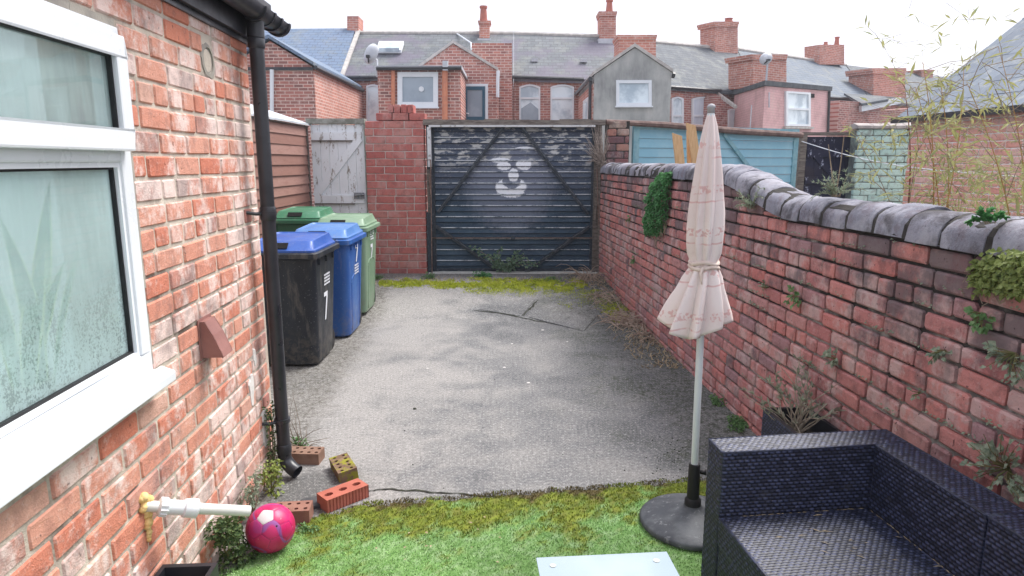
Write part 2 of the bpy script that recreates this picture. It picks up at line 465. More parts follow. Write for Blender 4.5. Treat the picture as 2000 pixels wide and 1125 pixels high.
def ribbon(pts, w0, w1, name, mat, parent, zoff=0.004, seed=3):
    rr = random.Random(seed); m = MB(); L = []
    for i in range(len(pts)-1):
        for k in range(8):
            t = k/8; p = pts[i].lerp(pts[i+1], t); L.append(p)
    L.append(pts[-1])
    dv = (pts[-1]-pts[0]).normalized(); sd = V((-dv.y, dv.x, 0))
    for i, p in enumerate(L):
        j = sd * (nz(p.x*9, p.y*9, seed)*0.022 + nz(p.x*40, p.y*40, seed)*0.007)
        w = (w0 + (w1-w0)*rr.random()) * (0.15 + 0.85*math.sin(math.pi*min(1, max(0, i/(len(L)-1)))) ** 0.5)
        for s_ in (-1, 1):
            q = p + j + sd*w*s_; q.z = gz(q.y) + zoff; m.v.append(q)
    for i in range(len(L)-1): m.f.append((2*i, 2*i+1, 2*i+3, 2*i+2))
    return build(m, name, mat, parent)
M_crack = simple('crack_dirt', (.02,.02,.018), (.05,.055,.035), 20, 0.95, 0)
ribbon([gnd(705, 962), gnd(738, 955), gnd(800, 960), gnd(880, 964), gnd(985, 972)], 0.003, 0.009, 'crack', M_crack, ground)
ribbon([gnd(925, 604, .04), gnd(985, 609, .04), gnd(1065, 625, .03), gnd(1150, 642, .02)], 0.006, 0.02, 'crack', M_crack, ground, seed=5)
ribbon([gnd(1020, 612, .04), gnd(1040, 596, .06), gnd(1050, 585, .07)], 0.006, 0.02, 'crack', M_crack, ground, seed=8)
# the two thin slabs by the gate, each a raised piece
for q in ([(935,601),(1018,611),(1046,588),(975,583)], [(1030,612),(1140,638),(1165,612),(1058,588)]):
    m = MB(); pts = []
    for a, b in q:
        p = gnd(a, b, .05); p.z = gz(p.y) - 0.01; pts.append(p)
    m.prism(pts, (0, 0, 0.016)); build(m, 'slab', M_concrete, ground, bevel=0.005)

# ---------------------------------------------------------------- kitchen wing beside the window
LK = 0.0603
def lwx(y): return -1.122 - LK*y
LN = V((1, LK, 0)).normalized()
LX = V((-LK, 1, 0)).normalized()
def lw(y, z, o=0.0):            # a point on the wing's wall, o metres out from it
    return V((lwx(y), y, z)) + LN*o
Y0, Y1, ZT = 0.3, 3.52, 2.36
WY0, WY1, WZ0, WZ1 = 0.62, 2.215, 0.985, 2.115
wing = root('kitchen_wing', lw(1.9, 0), 'salmon brick kitchen wing with white window beside the yard', 'building')
mb = MB()
MO = -0.004
def lbox(m, y0, y1, z0, z1, o0, o1):
    p = [lw(y0, z0, o0), lw(y1, z0, o0), lw(y1, z1, o0), lw(y0, z1, o0)]
    m.prism(p, LN*(o1-o0)); return m
lbox(mb, Y0, Y1, -0.05, WZ0, -0.24, MO)
lbox(mb, Y0, Y1, WZ1, ZT, -0.24, MO)
lbox(mb, Y0, WY0, WZ0, WZ1, -0.24, MO); lbox(mb, WY1, Y1, WZ0, WZ1, -0.24, MO)
# far end wall and the walls behind
mb.prism([lw(Y1, -.05, -.24), lw(Y1, -.05, -4), lw(Y1, ZT+1.2, -4), lw(Y1, ZT, -.24)], LX*-0.24)
wall_l = build(mb, 'wall', M_lmortar, wing)
VC = lw(2.985, 2.125)          # round vent
def keep_l(a, b, z0, z1):
    y0, y1 = Y0 + a*LX.y, Y0 + b*LX.y
    out = [(y0, y1)]
    def cut(L, c0, c1):
        r = []
        for p, q in L:
            if q <= c0 or p >= c1: r.append((p, q)); continue
            if p < c0: r.append((p, c0))
            if q > c1: r.append((c1, q))
        return r
    if z1 > WZ0-0.03 and z0 < WZ1+0.014: out = cut(out, WY0-.02, WY1+.022)
    dz_ = max(0, max(z0-VC.z, VC.z-z1))
    if dz_ < .062: out = cut(out, VC.y-math.sqrt(.062**2-dz_**2)-.006, VC.y+math.sqrt(.062**2-dz_**2)+.006)
    return [((p-Y0)/LX.y, (q-Y0)/LX.y) for p, q in out]
lay_bricks(wall_l, lw(Y0, 0), LN, (Y1-Y0)/LX.y, -0.03, 0.0835, M_lbrick, blen=0.222, joint=0.0115, top=lambda s: ZT-0.01, keep=keep_l,
           header_every=6, wear=.6, jit=0.0028, courses=29, seed=5, phase=-0.06)
# end face of the wing: short headers seen edge-on past the pipe
lay_bricks(wall_l, lw(Y1-0.006, 0, -0.60), LX, 0.60, -0.03, 0.0835, M_lbrick, blen=0.222, joint=0.0115, top=lambda s: ZT-0.01, wear=1.3, courses=29, seed=6, phase=0.1, limit=30)
# round vent hole: cement collar, sleeve, grey baffle
m = MB(); n = 20
def circ(r, o, jr=0.0, rr=R): return [VC + LN*o + (LX*math.cos(2*math.pi*k/n) + V((0,0,1))*math.sin(2*math.pi*k/n))*(r*(1+rr.uniform(-jr, jr))) for k in range(n)]
m.loft([circ(0.085, -0.012, .2), circ(0.070, 0.001, .10), circ(0.054, 0.002, .03), circ(0.052, -0.10)], cap=False)
build(m, 'vent_collar', M_cement, wall_l)
m = MB(); m.loft([circ(0.0515, -0.004), circ(0.047, -0.004), circ(0.047, -0.09), circ(0.001, -0.09)], cap=False)
build(m, 'vent_sleeve', simple('grey_vent_sleeve', (.36,.37,.38), None, 5, .6, .1), wall_l, smooth=True, angle=40)
# window ------------------------------------------------------------
m = MB(); fo, fi = -0.055, 0.012
FW = 0.062
TZ = 1.728                      # transom
lbox(m, WY0, WY1, WZ1-FW, WZ1, fo, fi); lbox(m, WY0, WY1, WZ0, WZ0+FW+.012, fo, fi)
lbox(m, WY1-FW, WY1, WZ0+FW+.012, WZ1-FW, fo, fi); lbox(m, WY0, WY0+FW, WZ0+FW+.012, WZ1-FW, fo, fi)
lbox(m, WY0+FW, WY1-FW, TZ-0.03, TZ+0.028, fo, fi)
window = build(m, 'window', M_white, wing, bevel=0.006)
def sash(y0, y1, z0, z1, o0, o1, w, nm, bev=0.007):
    m = MB()
    lbox(m, y0, y1, z1-w, z1, o0, o1); lbox(m, y0, y1, z0, z0+w, o0, o1)
    lbox(m, y1-w, y1, z0+w, z1-w, o0, o1); lbox(m, y0, y0+w, z0+w, z1-w, o0, o1)
    return build(m, nm, M_white if nm != 'gasket' else M_rubber, window, bevel=bev)
UZ0, UZ1 = TZ+0.004, WZ1-0.032
sash(WY0+.032, WY1-.032, UZ0, UZ1, 0.0145, 0.046, 0.062, 'sash')
sash(WY0+.094, WY1-.094, UZ0+.062, UZ1-.062, 0.002, 0.030, 0.007, 'gasket', 0)
sash(WY0+FW, WY1-FW, WZ0+FW+.012, TZ-.03, -0.02, 0.004, 0.016, 'glazing_bead', .004)
sash(WY0+FW+.016, WY1-FW-.016, WZ0+FW+.028, TZ-.046, -0.03, -0.008, 0.007, 'gasket', 0)
# glass with condensation on its inner face
def glass_mat():
    g = G('window_glass')
    tr = g.n('BsdfTransparent', {0: (.93, .98, .97, 1)})
    gl = g.n('BsdfGlossy', {0: (1, 1, 1, 1), 1: 0.02})
    fr = g.n('Fresnel', {0: 1.5})
    m2 = g.n('MixShader', {0: g.math('MULTIPLY', g.math('MULTIPLY', fr.outputs[0], 0.9), g.math('SUBTRACT', 1.0, g.n('NewGeometry').outputs['Backfacing'])), 1: tr.outputs[0], 2: gl.outputs[0]})
    g.nt.links.new(m2.outputs[0], g.nt.nodes['Material Output'].inputs[0])
    return g.m
def mist_mat(name, amt, lo=1.0):
    g = G(name)
    x, y, z = g.xyz()
    drip = g.noise(9, 4, 0.6, g.scaled(5, 5, 0.7))
    c = g.math('ADD', g.math('MULTIPLY', g.noise(2.6, 4, 0.5), 0.6), g.math('MULTIPLY', drip, 0.2))
    wet = g.step(g.math('ADD', z, g.math('MULTIPLY', g.noise(3, 3), .5)), 1.68, 1.34)
    holes = g.math('MULTIPLY', g.math('MULTIPLY', g.step(g.math('ADD', g.math('MULTIPLY', g.noise(120, 3, 0.7), 0.7), g.math('MULTIPLY', g.noise(22, 4, 0.7, g.scaled(1, 1, .45)), 0.5)), 0.58, 0.70), wet), 0.32*lo)
    fac = g.math('ADD', g.math('MULTIPLY', g.step(c, 0.26, 0.56), 0.24), amt)
    fac = g.math('SUBTRACT', fac, holes, clamp=True)
    tr = g.n('BsdfTransparent', {0: (.95, 1.0, .99, 1)})
    df = g.n('BsdfDiffuse', {0: (.80, .86, .89, 1), 1: 0.5})
    tl = g.n('BsdfTranslucent', {0: (.80, .90, .88, 1)})
    dd = g.n('MixShader', {0: 0.2, 1: df.outputs[0], 2: tl.outputs[0]})
    mx = g.n('MixShader', {0: fac, 1: tr.outputs[0], 2: dd.outputs[0]})
    g.nt.links.new(mx.outputs[0], g.nt.nodes['Material Output'].inputs[0])
    return g.m
M_glass = glass_mat()
M_mist_l, M_mist_u = mist_mat('heavy_condensation', .60), mist_mat('light_condensation', .30, 0.0)
def pane(y0, y1, z0, z1, o, mat):
    m = MB(); m.prism([lw(y0, z0, o), lw(y1, z0, o), lw(y1, z1, o), lw(y0, z1, o)], LN*0.004); build(m, 'pane', M_glass, window)
    m = MB(); m.poly([lw(y0, z0, o-.0012), lw(y1, z0, o-.0012), lw(y1, z1, o-.0012), lw(y0, z1, o-.0012)]); return build(m, 'condensation', mat, window)
pane(WY0+FW+.01, WY1-FW-.01, WZ0+FW+.02, TZ-.036, -0.020, M_mist_l)
pane(WY0+.09, WY1-.09, UZ0+.056, UZ1-.056, 0.016, M_mist_u)
# sill with nosing, longer than the frame
m = MB()
prof = [(-.05, WZ0-.002), (.02, WZ0-.002), (.022, WZ0+.010), (.064, WZ0-.006), (.070, WZ0-.012), (.070, WZ0-.042), (.060, WZ0-.042), (.058, WZ0-.034), (-.05, WZ0-.034)]
m.prism([lw(WY0-.09, z, o) for o, z in prof], LX*((WY1-WY0+.125)/LX.y))
build(m, 'sill', M_white, window, bevel=0.003)
# cement fillet round the frame
m = MB()
for z0, z1 in [(WZ0+.02+.09*i, WZ0+.02+.09*(i+1)-.0005) for i in range(12)]:
    lbox(m, WY1+.002, WY1+.020+R.uniform(0,.012), z0, min(z1, WZ1+.02), -0.05, 0.001+R.uniform(0, .002))
for k in range(17):
    y0 = WY0 + .097*k; lbox(m, y0, min(y0+.0965, WY1), WZ1+.002, WZ1+.020+R.uniform(0, .012), -0.05, 0.001+R.uniform(0, .002))
build(m, 'cement_fillet', M_cement, wall_l)
# room behind the glass, with an added back opening to brighten it
m = MB()
M_room = simple('room_plaster', (.76,.80,.79), (.70,.74,.73), 2, .9, 0)
for a, b, c, d, e, f in ((WY0-.6, WY1+.5, .45, .50, -2.4, -.24), (WY0-.6, WY1+.5, 2.30, 2.33, -2.4, -1.5), (WY0-.65, WY0-.6, .5, 2.3, -2.4, -.24), (WY1+.5, WY1+.55, .5, 2.3, -2.4, -.24), (WY0-.6, WY1+.5, .5, 1.0, -2.45, -2.4), (WY0-.6, WY0+.1, 1.0, 2.3, -2.45, -2.4)):
    lbox(m, a, b, c, d, e, f)
build(m, 'room', M_room, wing)
m = MB(); lbox(m, WY0-.05, WY1+.05, WZ0-.04, WZ0-.01, -0.36, -0.06)
build(m, 'inner_sill', M_white, window)
m = MB(); cr_ = []
for i in range(61):
    yy = WY0-.1 + (WY1-WY0+.3)*i/60; o_ = -.55 + .018*math.sin(i*.9) + .01*math.sin(i*2.3)
    cr_.append((lw(yy, .75, o_), lw(yy, 2.2, o_+.01)))
for i in range(60): m.poly([cr_[i][0], cr_[i+1][0], cr_[i+1][1], cr_[i][1]])
g = G('pale_backdrop_cloth'); M_backdrop = g.out((.88,.92,.92), .95, None, .1)
tl_ = g.n('BsdfTranslucent', {0: (.88, .92, .92, 1)}); mx_ = g.n('MixShader', {0: .4, 1: g.b.outputs[0], 2: tl_.outputs[0]}); g.nt.links.new(mx_.outputs[0], g.nt.nodes['Material Output'].inputs[0])
build(m, 'pale_backdrop', M_backdrop, wing, True, fix=False)  # pale sheet added behind the plant to brighten the pane
# roof, fascia
m = MB()
# roof in two pieces: unseen gap added to let light onto the plant
m.prism([lw(Y0-1, ZT+.05, .10), lw(Y0-1, ZT+.13, .10), lw(Y0-1, ZT+.23, -.25), lw(Y0-1, ZT+.15, -.25)], LX*(Y1-Y0+1.12))
m.prism([lw(Y0-1, ZT+.60, -1.5), lw(Y0-1, ZT+.68, -1.5), lw(Y0-1, ZT+1.6, -4), lw(Y0-1, ZT+1.5, -4)], LX*(Y1-Y0+1.12))
m2 = simple('roof_slate_near', (.07,.075,.085), (.12,.12,.13), 6, .7, .4, 40)
build(m, 'roof', m2, wing)
m = MB(); lbox(m, Y0-.6, Y1+.06, ZT-.06, ZT+.06, 0.014, 0.036); build(m, 'fascia', M_blackpl, wing)
m = MB(); lbox(m, Y0-.6, Y1+.06, ZT-.085, ZT+.04, -0.20, 0.013)
for q in range(1): pass
build(m, 'soffit', M_blackpl, wing)

# white lime patches and loose render on the wall face
m = MB()
M_lime = simple('lime_patch', (.74,.72,.69), (.60,.57,.55), 14, .95, .5, 60)
def patch(m, c, r1, r2, n=14, seed=1, t=0.004):
    rr = random.Random(seed); o1, o2 = [], []
    for k in range(n):
        a = 2*math.pi*k/n; q = .85 + .5*nz(math.cos(a)*1.6, math.sin(a)*1.6, seed*3.3) + rr.uniform(-.06, .06)
        p = c + LX*math.cos(a)*r1*q + V((0,0,1))*math.sin(a)*r2*q
        o1.append(p - LN*0.006); o2.append(c + (p-c)*0.86 + LN*t)
    m.loft([o1, o2])
for c_, a_, b_, sd_, t_ in ((lw(3.20, .58, .002), .045, .10, 2, .004), (lw(3.36, .30, .002), .05, .13, 4, .004), (lw(3.28, .72, .002), .03, .06, 5, .003)):
    m = MB(); patch(m, c_, a_, b_, seed=sd_, t=t_, n=22); build(m, 'lime_patch', M_lime, wall_l)

# ---- drainpipe with gutter
PC = lw(3.40, 0, .083)
dp = root('drainpipe', V((PC.x, PC.y, 0)), 'black plastic downpipe and gutter on the corner of the brick wing', 'drainpipe')
m = MB(); m.tube([PC + V((0,0,z)) for z in (.15, .8, 1.6, 2.31)], .035, 20); build(m, 'pipe', M_blackpl, dp, True, angle=40)
for z, h in ((.135, .055), (1.405, .07), (2.24, .05)):
    m = MB(); m.tube([PC+V((0,0,z)), PC+V((0,0,z+.008)), PC+V((0,0,z+h-.008)), PC+V((0,0,z+h))], [.037, .0405, .0405, .037], 20)
    build(m, 'collar', M_blackpl, dp, True, angle=40)
for z in (.315, 1.43):
    m = MB(); m.tube([PC+V((0,0,z)), PC+V((0,0,z+.022))], .043, 20)
    m.tube([PC+V((0,0,z+.011)), PC+V((0,0,z+.011)) - LN*.045 - LX*.05, PC - LN*.085 - LX*.075 + V((0,0,z+.02))], .009, 8)
    build(m, 'bracket', M_blackpl, dp, True, angle=40)
# shoe
e = V((.82, -.38, 0)).normalized()
m = MB()
sh = [PC+V((0,0,.16)), PC+V((0,0,.115)), PC+e*.012+V((0,0,.085)), PC+e*.05+V((0,0,.055)), PC+e*.085+V((0,0,.040))]
m.tube(sh, [.038, .038, .038, .037, .037], 20, cap=False)
m.tube(sh[::-1][:3], [.031, .031, .031], 20, cap=False)
build(m, 'shoe', M_blackpl, dp, True, angle=50)
# gutter: half-round trough along the eaves, with joint bands and outlet
m = MB(); GC = lambda y: lw(y, ZT+.062, .098)
def trough(m, y0, y1, r, t=.004, a0=180, a1=360):
    ring = []
    for y in (y0, y1):
        c = GC(y); pts = []
        for rr_ in ((r, 1), (r-t, -1)):
            K = range(13) if rr_[1] > 0 else range(12, -1, -1)
            for k in K:
                a = math.radians(a0 + (a1-a0)*k/12); pts.append(c + LN*math.cos(a)*rr_[0] + V((0,0,1))*math.sin(a)*rr_[0])
        ring.append(pts)
    m.loft(ring)
trough(m, Y0-.6, 3.76, .057)
build(m, 'gutter', M_blackpl, dp, True, angle=40)
for y0, y1, r in ((3.33, 3.36, .066), (3.36, 3.47, .061), (3.47, 3.50, .066), (3.60, 3.625, .065), (3.735, 3.765, .066), (2.3, 2.36, .063)):
    m = MB(); trough(m, y0, y1, r, .01); build(m, 'gutter_joint', M_blackpl, dp, True, angle=40)
m = MB(); c = GC(3.762); m.poly([c + LN*math.cos(math.radians(180+15*k))*.056 + V((0,0,1))*math.sin(math.radians(180+15*k))*.056 for k in range(13)])
build(m, 'gutter_end', M_blackpl, dp, True, angle=40)
m = MB(); m.tube([PC+V((0,0,2.29)), V((PC.x, PC.y, ZT+.02))], [.041, .041], 20)
build(m, 'outlet', M_blackpl, dp, True, angle=40)

# ---- vent cowl
vc = root('vent_cowl', lw(2.73, .92), 'brown plastic vent cowl on the salmon brick wall', 'vent cowl')
m = MB(); 
pr = [(0, 0.0), (0, .150), (.022, .150), (.034, .125), (.050, .095), (.064, .060), (.078, .025), (.086, 0.0)]
outer = [V((0,0,z)) + LN*(o+.004) for o, z in pr[1:]]
def cowl_side(y):
    b = lw(y, .905)
    return [b + LN*.002] + [b + q for q in outer]
m.prism(cowl_side(2.640), LX*.006); m.prism(cowl_side(2.745), LX*.006)
a_, b_ = cowl_side(2.640)[1:], [p for p in cowl_side(2.751)[1:]]
inn = lambda L: [p - LN*.004 - V((0,0,.004)) for p in L]
m.loft([a_, b_], cap=False, closed=False); m.loft([inn(a_), inn(b_)], cap=False, closed=False)
m.prism([lw(2.628, .895, .001), lw(2.765, .895, .001), lw(2.765, 1.065, .001), lw(2.628, 1.065, .001)], LN*.005)
build(m, 'hood', M_cowl, vc, fix=True)
m = MB()
for k in range(3):
    m.prism([lw(2.65, .915+.03*k, .008), lw(2.742, .915+.03*k, .008), lw(2.742, .918+.03*k, .05), lw(2.65, .918+.03*k, .05)], V((0,0,.004)))
build(m, 'louvre', M_cowl, vc)

# ---- waste pipe through the wall with foam
W0 = lw(2.075, .555); W1 = gnd(487, 998, .43)
wp = root('waste_pipe', lw(2.08, .50), 'white plastic waste pipe with yellow foam sticking out of the wall', 'pipe')
d = (W1 - W0); L = d.length; d.normalize()
m = MB(); m.tube([W0 - d*.05, W0 + d*.06], .019, 16); m.tube([W0+d*.15, W1], .0195, 16, cap=True); build(m, 'pipe', M_whpipe, wp, True, angle=40)
m = MB()
m.tube([W0+d*.045, W0+d*.05, W0+d*.075, W0+d*.08], [.022, .030, .030, .026], 16)
m.tube([W0+d*.08, W0+d*.13], [.026, .026], 16)
m.tube([W0+d*.125, W0+d*.13, W0+d*.165, W0+d*.172, W0+d*.178], [.026, .032, .034, .034, .022], 16)
for k in range(12):
    a = 2*math.pi*k/12; s_ = d.cross(V((0,0,1))).normalized(); u_ = s_.cross(d)
    m.tube([W0+d*.051+(s_*math.cos(a)+u_*math.sin(a))*.030, W0+d*.074+(s_*math.cos(a)+u_*math.sin(a))*.030], .0035, 5)
build(m, 'coupling', M_white, wp, True, angle=40)
m = MB(); rr = random.Random(4)
for k in range(26):
    a = rr.uniform(0, 6.28); q = rr.uniform(.012, .034)
    c = W0 + LX*math.cos(a)*q + V((0,0,1))*(math.sin(a)*q*1.5) + LN*rr.uniform(0, .012)
    if k > 18: c = W0 + LX*rr.uniform(-.005, .02) + V((0,0,-.04-.012*(k-18))) + LN*.006
    r = rr.uniform(.009, .019)
    m.lathe([(r*.2, -r), (r*.8, -r*.55), (r, 0), (r*.75, r*.6), (r*.2, r)], c, 8)
build(m, 'foam', M_foam, wp, True)

# ---- snake plant behind the misted pane
sp_ = root('snake_plant', lw(1.75, WZ0-.01, -.13), 'snake plant with tall pale edged leaves behind the misted window', 'plant')
m = MB(); m.lathe([(.001, 0), (.065, 0), (.085, .13), (.09, .135), (.08, .135), (.075, .11), (.001, .11)], lw(1.75, WZ0-.01, -.13), 20); build(m, 'pot', simple('plant_pot', (.6,.55,.5), None, 5, .6, 0), sp_, True, angle=40)
g = G('snake_leaf')
M_snake = g.out(g.mix(g.step(g.noise(14, 3, .6, g.scaled(1, 1, 3)), .4, .6), (.015,.10,.035), (.07,.22,.08)), .4, None, .4)
g = G('snake_leaf_edge'); M_snake_e = g.out((.62,.66,.25), .5)
for k, (dy, lean, L, w) in enumerate(((-.34, -.10, .40, .11), (-.05, .25, .42, .06), (.03, -.22, .50, .05), (.10, .10, .58, .065), (.05, .02, .45, .06), (.15, .26, .40, .05), (-.10, -.05, .38, .06), (-.02, .42, .36, .045))):
    b = lw(1.75 + dy*.4, WZ0+.08, -.10 + .015*(k % 3))
    m, m2 = MB(), MB()
    Ls, Rs, Ls2, Rs2 = [], [], [], []
    for i in range(9):
        t = i/8; ww = w*.5*(.55 + .45*math.sin(min(1, t*1.6)*1.57)) * (1 - max(0, t-.55)/.45)**.8 + .0005
        p = b + LX*(dy*.6*t + lean*L*t*t) + V((0,0,1))*(L*t) + LN*(.03*t + .02*math.sin(k*2.1)*t)
        tw = LX*math.cos(.4*math.sin(k)+t*.5) + LN*math.sin(.4*math.sin(k)+t*.5)
        Ls.append(p - tw*ww*.82); Rs.append(p + tw*ww*.82); Ls2.append(p - tw*ww); Rs2.append(p + tw*ww)
    for A, B, mm in ((Ls, Rs, m), (Ls2, Ls, m2), (Rs, Rs2, m2)):
        for i in range(8): mm.poly([A[i], B[i], B[i+1], A[i+1]])
    lf = build(m, 'leaf', M_snake, sp_, fix=False); build(m2, 'leaf_edge', M_snake_e, lf, fix=False)

# ---------------------------------------------------------------- boundary wall with rounded coping
RK = 0.066
M_dirt = simple('black_joint_dirt', (.035,.032,.030), (.06,.055,.05), 20, .95, .5)
def rwx(y): return 1.813 - RK*y
RN = V((-1, -RK, 0)).normalized()
RX = V((RK, -1, 0)).normalized()          # along the wall towards the camera
RY1, RY0 = 9.22, 0.7
def rw(y, z, o=0.0): return V((rwx(y), y, z)) + RN*o
def sm(t): t = min(1, max(0, t)); return t*t*(3-2*t)
def rtop(y): return 1.372 + 0.167*sm((y-3.72)/1.12)      # underside of the coping
bw = root('boundary_wall', rw(5, 0), 'weathered red brick boundary wall with dark rounded coping', 'wall')
m = MB()
ysr = [RY0 + (RY1-RY0)*i/70 for i in range(71)]
fr_, bk_ = [], []
for y in ysr:
    fr_.append([rw(y, -.05, -.016), rw(y, rtop(y)+.03, -.016), rw(y, rtop(y)+.03, -.225), rw(y, -.05, -.225)])
m.loft(fr_)
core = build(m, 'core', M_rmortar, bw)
LR = (RY1-RY0)/abs(RX.y)
lay_bricks(bw, rw(RY1, 0), RN, LR, 1.372-17*.0835, 0.0835, M_rbrick, blen=0.224, joint=0.014, top=lambda s: rtop(RY1 - s*abs(RX.y))+.006,
           header_every=5, wear=.95, jit=0.005, courses=24, seed=21)
# coping units, one by one, half-round and slightly uneven
y, k = RY1+.01, 0
rr = random.Random(9)
while y > RY0:
    w = rr.uniform(.205, .235) if y < 4.9 or y > 5.2 else .2
    ya, yb = y - .011, y - w + .010
    m = MB(); rings = []
    off, dz, tw = rr.uniform(-.008, .008), rr.uniform(-.006, .006), rr.uniform(-.05, .05)
    for f, s_ in ((0, .955), (.05, .99), (.3, 1.0), (.7, 1.0), (.95, .99), (1, .955)):
        yy = ya + (yb-ya)*f
        ring = []
        b = rtop(yy) + .012 + dz
        N = 12
        for i in range(N+1):
            a = math.pi*i/N
            hh = .125 * (math.sin(a)**.62) * (1 + .03*math.sin(k*3.1+i))
            o = .135*math.cos(a) * s_
            p = rw(yy, b + hh*s_ + .004, o - .115 + off) + RX*(tw*o)
            p += V((0,0,1)) * nz(p.x*14, p.y*14, p.z*14) * .007 + (RX*nz(p.x*30+k, p.y*30, p.z*30)*.008 if f in (0, 1) else V()) + RN*nz(p.x*22, p.y*22, p.z*22+5)*.005
            ring.append(p)
        ring.append(rw(yy, b, -.135*s_ - .115 + off)); ring.append(rw(yy, b, .135*s_ - .115 + off))
        rings.append(ring)
    m.loft(rings)
    build(m, 'coping_stone', M_coping, bw, True, angle=50)
    y -= w; k += 1
m = MB(); rings = []
for i in range(90):
    yy = RY1 - .02 - (RY1-RY0-.06)*i/89
    rings.append([rw(yy, rtop(yy) + .014 + .120*math.sin(math.pi*q/10)**.62, .1285*math.cos(math.pi*q/10) - .115) for q in range(11)])
m.loft(rings); build(m, 'coping_bed', M_dirt, bw)

# ---------------------------------------------------------------- gate line
YG = 9.30
GZ = gz(YG)
# red brick gate pier with stepped top
pier = root('gate_pier', at(775, 540, 9.2), 'red brick gate pier with a ragged stepped top beside the black gate', 'pier')
xa, xb = at(718, 400, 9.2).x, at(831, 400, 9.2).x
zt = at(775, 236, 9.2).z
m = MB(); m.box((xa+.006, 9.209, .0), (xb-.006, 9.52, zt-.005)); core_p = build(m, 'core', M_pmortar, pier)
NP = 21; pp = (zt - .13)/NP
lay_bricks(pier, V((xa, 9.2, 0)), (0, -1, 0), xb-xa, .13, pp, M_pbrick, blen=(xb-xa)/3-.010, joint=.010, wear=.7, jit=.002, courses=NP, seed=3)
lay_bricks(pier, V((xb, 9.2, 0)), (1, 0, 0), .31, .13, pp, M_pbrick, blen=.25, joint=.010, wear=.7, jit=.002, courses=NP, seed=4, limit=0)
for (a, b, py0, py1, nn) in ((734, 831, 217, 236, 3), (757, 809, 199, 216, 4)):
    x0, x1 = at(a, 225, 9.25).x, at(b, 225, 9.25).x
    z0, z1 = (zt+.004, zt+pp) if nn == 3 else (zt+pp+.006, zt+pp+.115)
    w = (x1-x0)/nn
    for i in range(nn):
        v, f = brick_geo(w-.012, z1-z0, .23, random.Random(i+70), .8)
        mm = MB(); dzr = R.uniform(-.004, .004)
        mm.add([q + V((x0+w*(i+.5), 9.215+R.uniform(0, .012), (z0+z1)/2+dzr)) for q in v], f); build(mm, 'brick', M_pbrick, pier)

# black double-board gate ------------------------------------------------
g = G('gate_paint')
gx, gy, gzz = g.xyz()
def GP(px, py): p = at(px, py, YG+.02); return p
def ell(px, py, rx, ry, soft=.22, ang=0.0):
    c = GP(px, py); k = 7.2/1000*1.0
    rx, ry = rx*9.15/F, ry*9.15/F
    dx = g.math('SUBTRACT', gx, c.x); dz = g.math('SUBTRACT', gzz, c.z)
    ca, sa = math.cos(ang), math.sin(ang)
    a = g.math('ADD', g.math('MULTIPLY', dx, ca/rx), g.math('MULTIPLY', dz, sa/rx))
    b = g.math('ADD', g.math('MULTIPLY', dx, -sa/ry), g.math('MULTIPLY', dz, ca/ry))
    d2 = g.math('ADD', g.math('MULTIPLY', a, a), g.math('MULTIPLY', b, b))
    d2 = g.math('ADD', d2, g.math('MULTIPLY', g.math('SUBTRACT', g.noise(22, 3, .6), .5), 1.2))
    return g.step(d2, 1.0+soft, 1.0-soft)
base = g.ramp(g.noise(2.6, 5, .6, g.scaled(1, 1, 2.5)), [(.32, (.009,.030,.058)), (.5, (.017,.048,.086)), (.68, (.040,.080,.12))])
up = g.step(g.math('ADD', gzz, g.math('MULTIPLY', g.noise(1.6, 3), .6)), 1.35, 1.85)     # chalky older paint on the upper boards
base = g.mix(g.math('MULTIPLY', up, .55), base, (.075,.085,.13))
spray = g.math('MULTIPLY', g.step(g.noise(6, 5, .6, g.scaled(1, 1, 2.4)), .50, .60), g.math('MULTIPLY', up, g.step(g.math('ABSOLUTE', g.math('SUBTRACT', gzz, 1.93)), .42, .15)))
halo = ell(997, 365, 80, 85, .6)
base = g.mix(g.math('MULTIPLY', halo, .45), base, (.26,.28,.36))
face = None
for e_ in (ell(977, 313, 19, 5, .25), ell(984, 324, 14, 8), ell(1023, 322, 15, 10), ell(1026, 290, 17, 3.5, .4), ell(1003, 342, 10, 13)):
    face = e_ if face is None else g.math('MAXIMUM', face, e_)
mouth = g.math('MULTIPLY', ell(998, 366, 30, 20, .15), g.math('SUBTRACT', 1.0, ell(999, 354, 18, 14, .15)))
face = g.math('MAXIMUM', face, mouth)
zb0, hp0 = gz(YG)+.012, (GP(1000, 246).z - gz(YG) - .012)/26
ph_ = g.math('FRACT', g.math('DIVIDE', g.math('SUBTRACT', gzz, zb0), hp0))
chip = g.step(g.math('ADD', ph_, g.math('MULTIPLY', g.noise(30, 4, .7), .5)), 1.16, 1.02)
spray = g.math('MULTIPLY', spray, chip); face = g.math('MULTIPLY', face, g.math('MULTIPLY_ADD', chip, .75, .25))
base = g.mix(g.math('MULTIPLY', spray, .8), base, (.60,.60,.58))
base = g.mix(g.math('MULTIPLY', face, .95), base, (.86,.88,.92))
wl = g.step(g.noise(34, 6, .75, g.scaled(1, 1, 2.5)), .58, .66)
base = g.mix(g.math('MULTIPLY', wl, g.math('MULTIPLY_ADD', up, .55, .25)), base, (.45,.45,.44))
M_gate = g.out(base, .55, g.bump(g.noise(60, 4, .6, g.scaled(1, 1, 2)), .25, .004), .4)
g = G('gate_edge_highlight')
M_gate_edge_hi = g.out(g.mix(g.step(g.noise(9, 6, .75), .36, .56), (.06,.09,.13), (.66,.70,.74)), .7)  # pale streaks put the light on the board edges into the colour
M_brace_hi = simple('brace_highlight_paint', (.13,.15,.18), (.035,.045,.06), 22, .5, .3, 60, .4)  # paler strip colour, a painted highlight along the braces
M_gate_bar = simple('gate_bar_paint', (.024,.034,.048), (.085,.095,.115), 25, .5, .3, 60, .4, lo=.5, hi=.7)

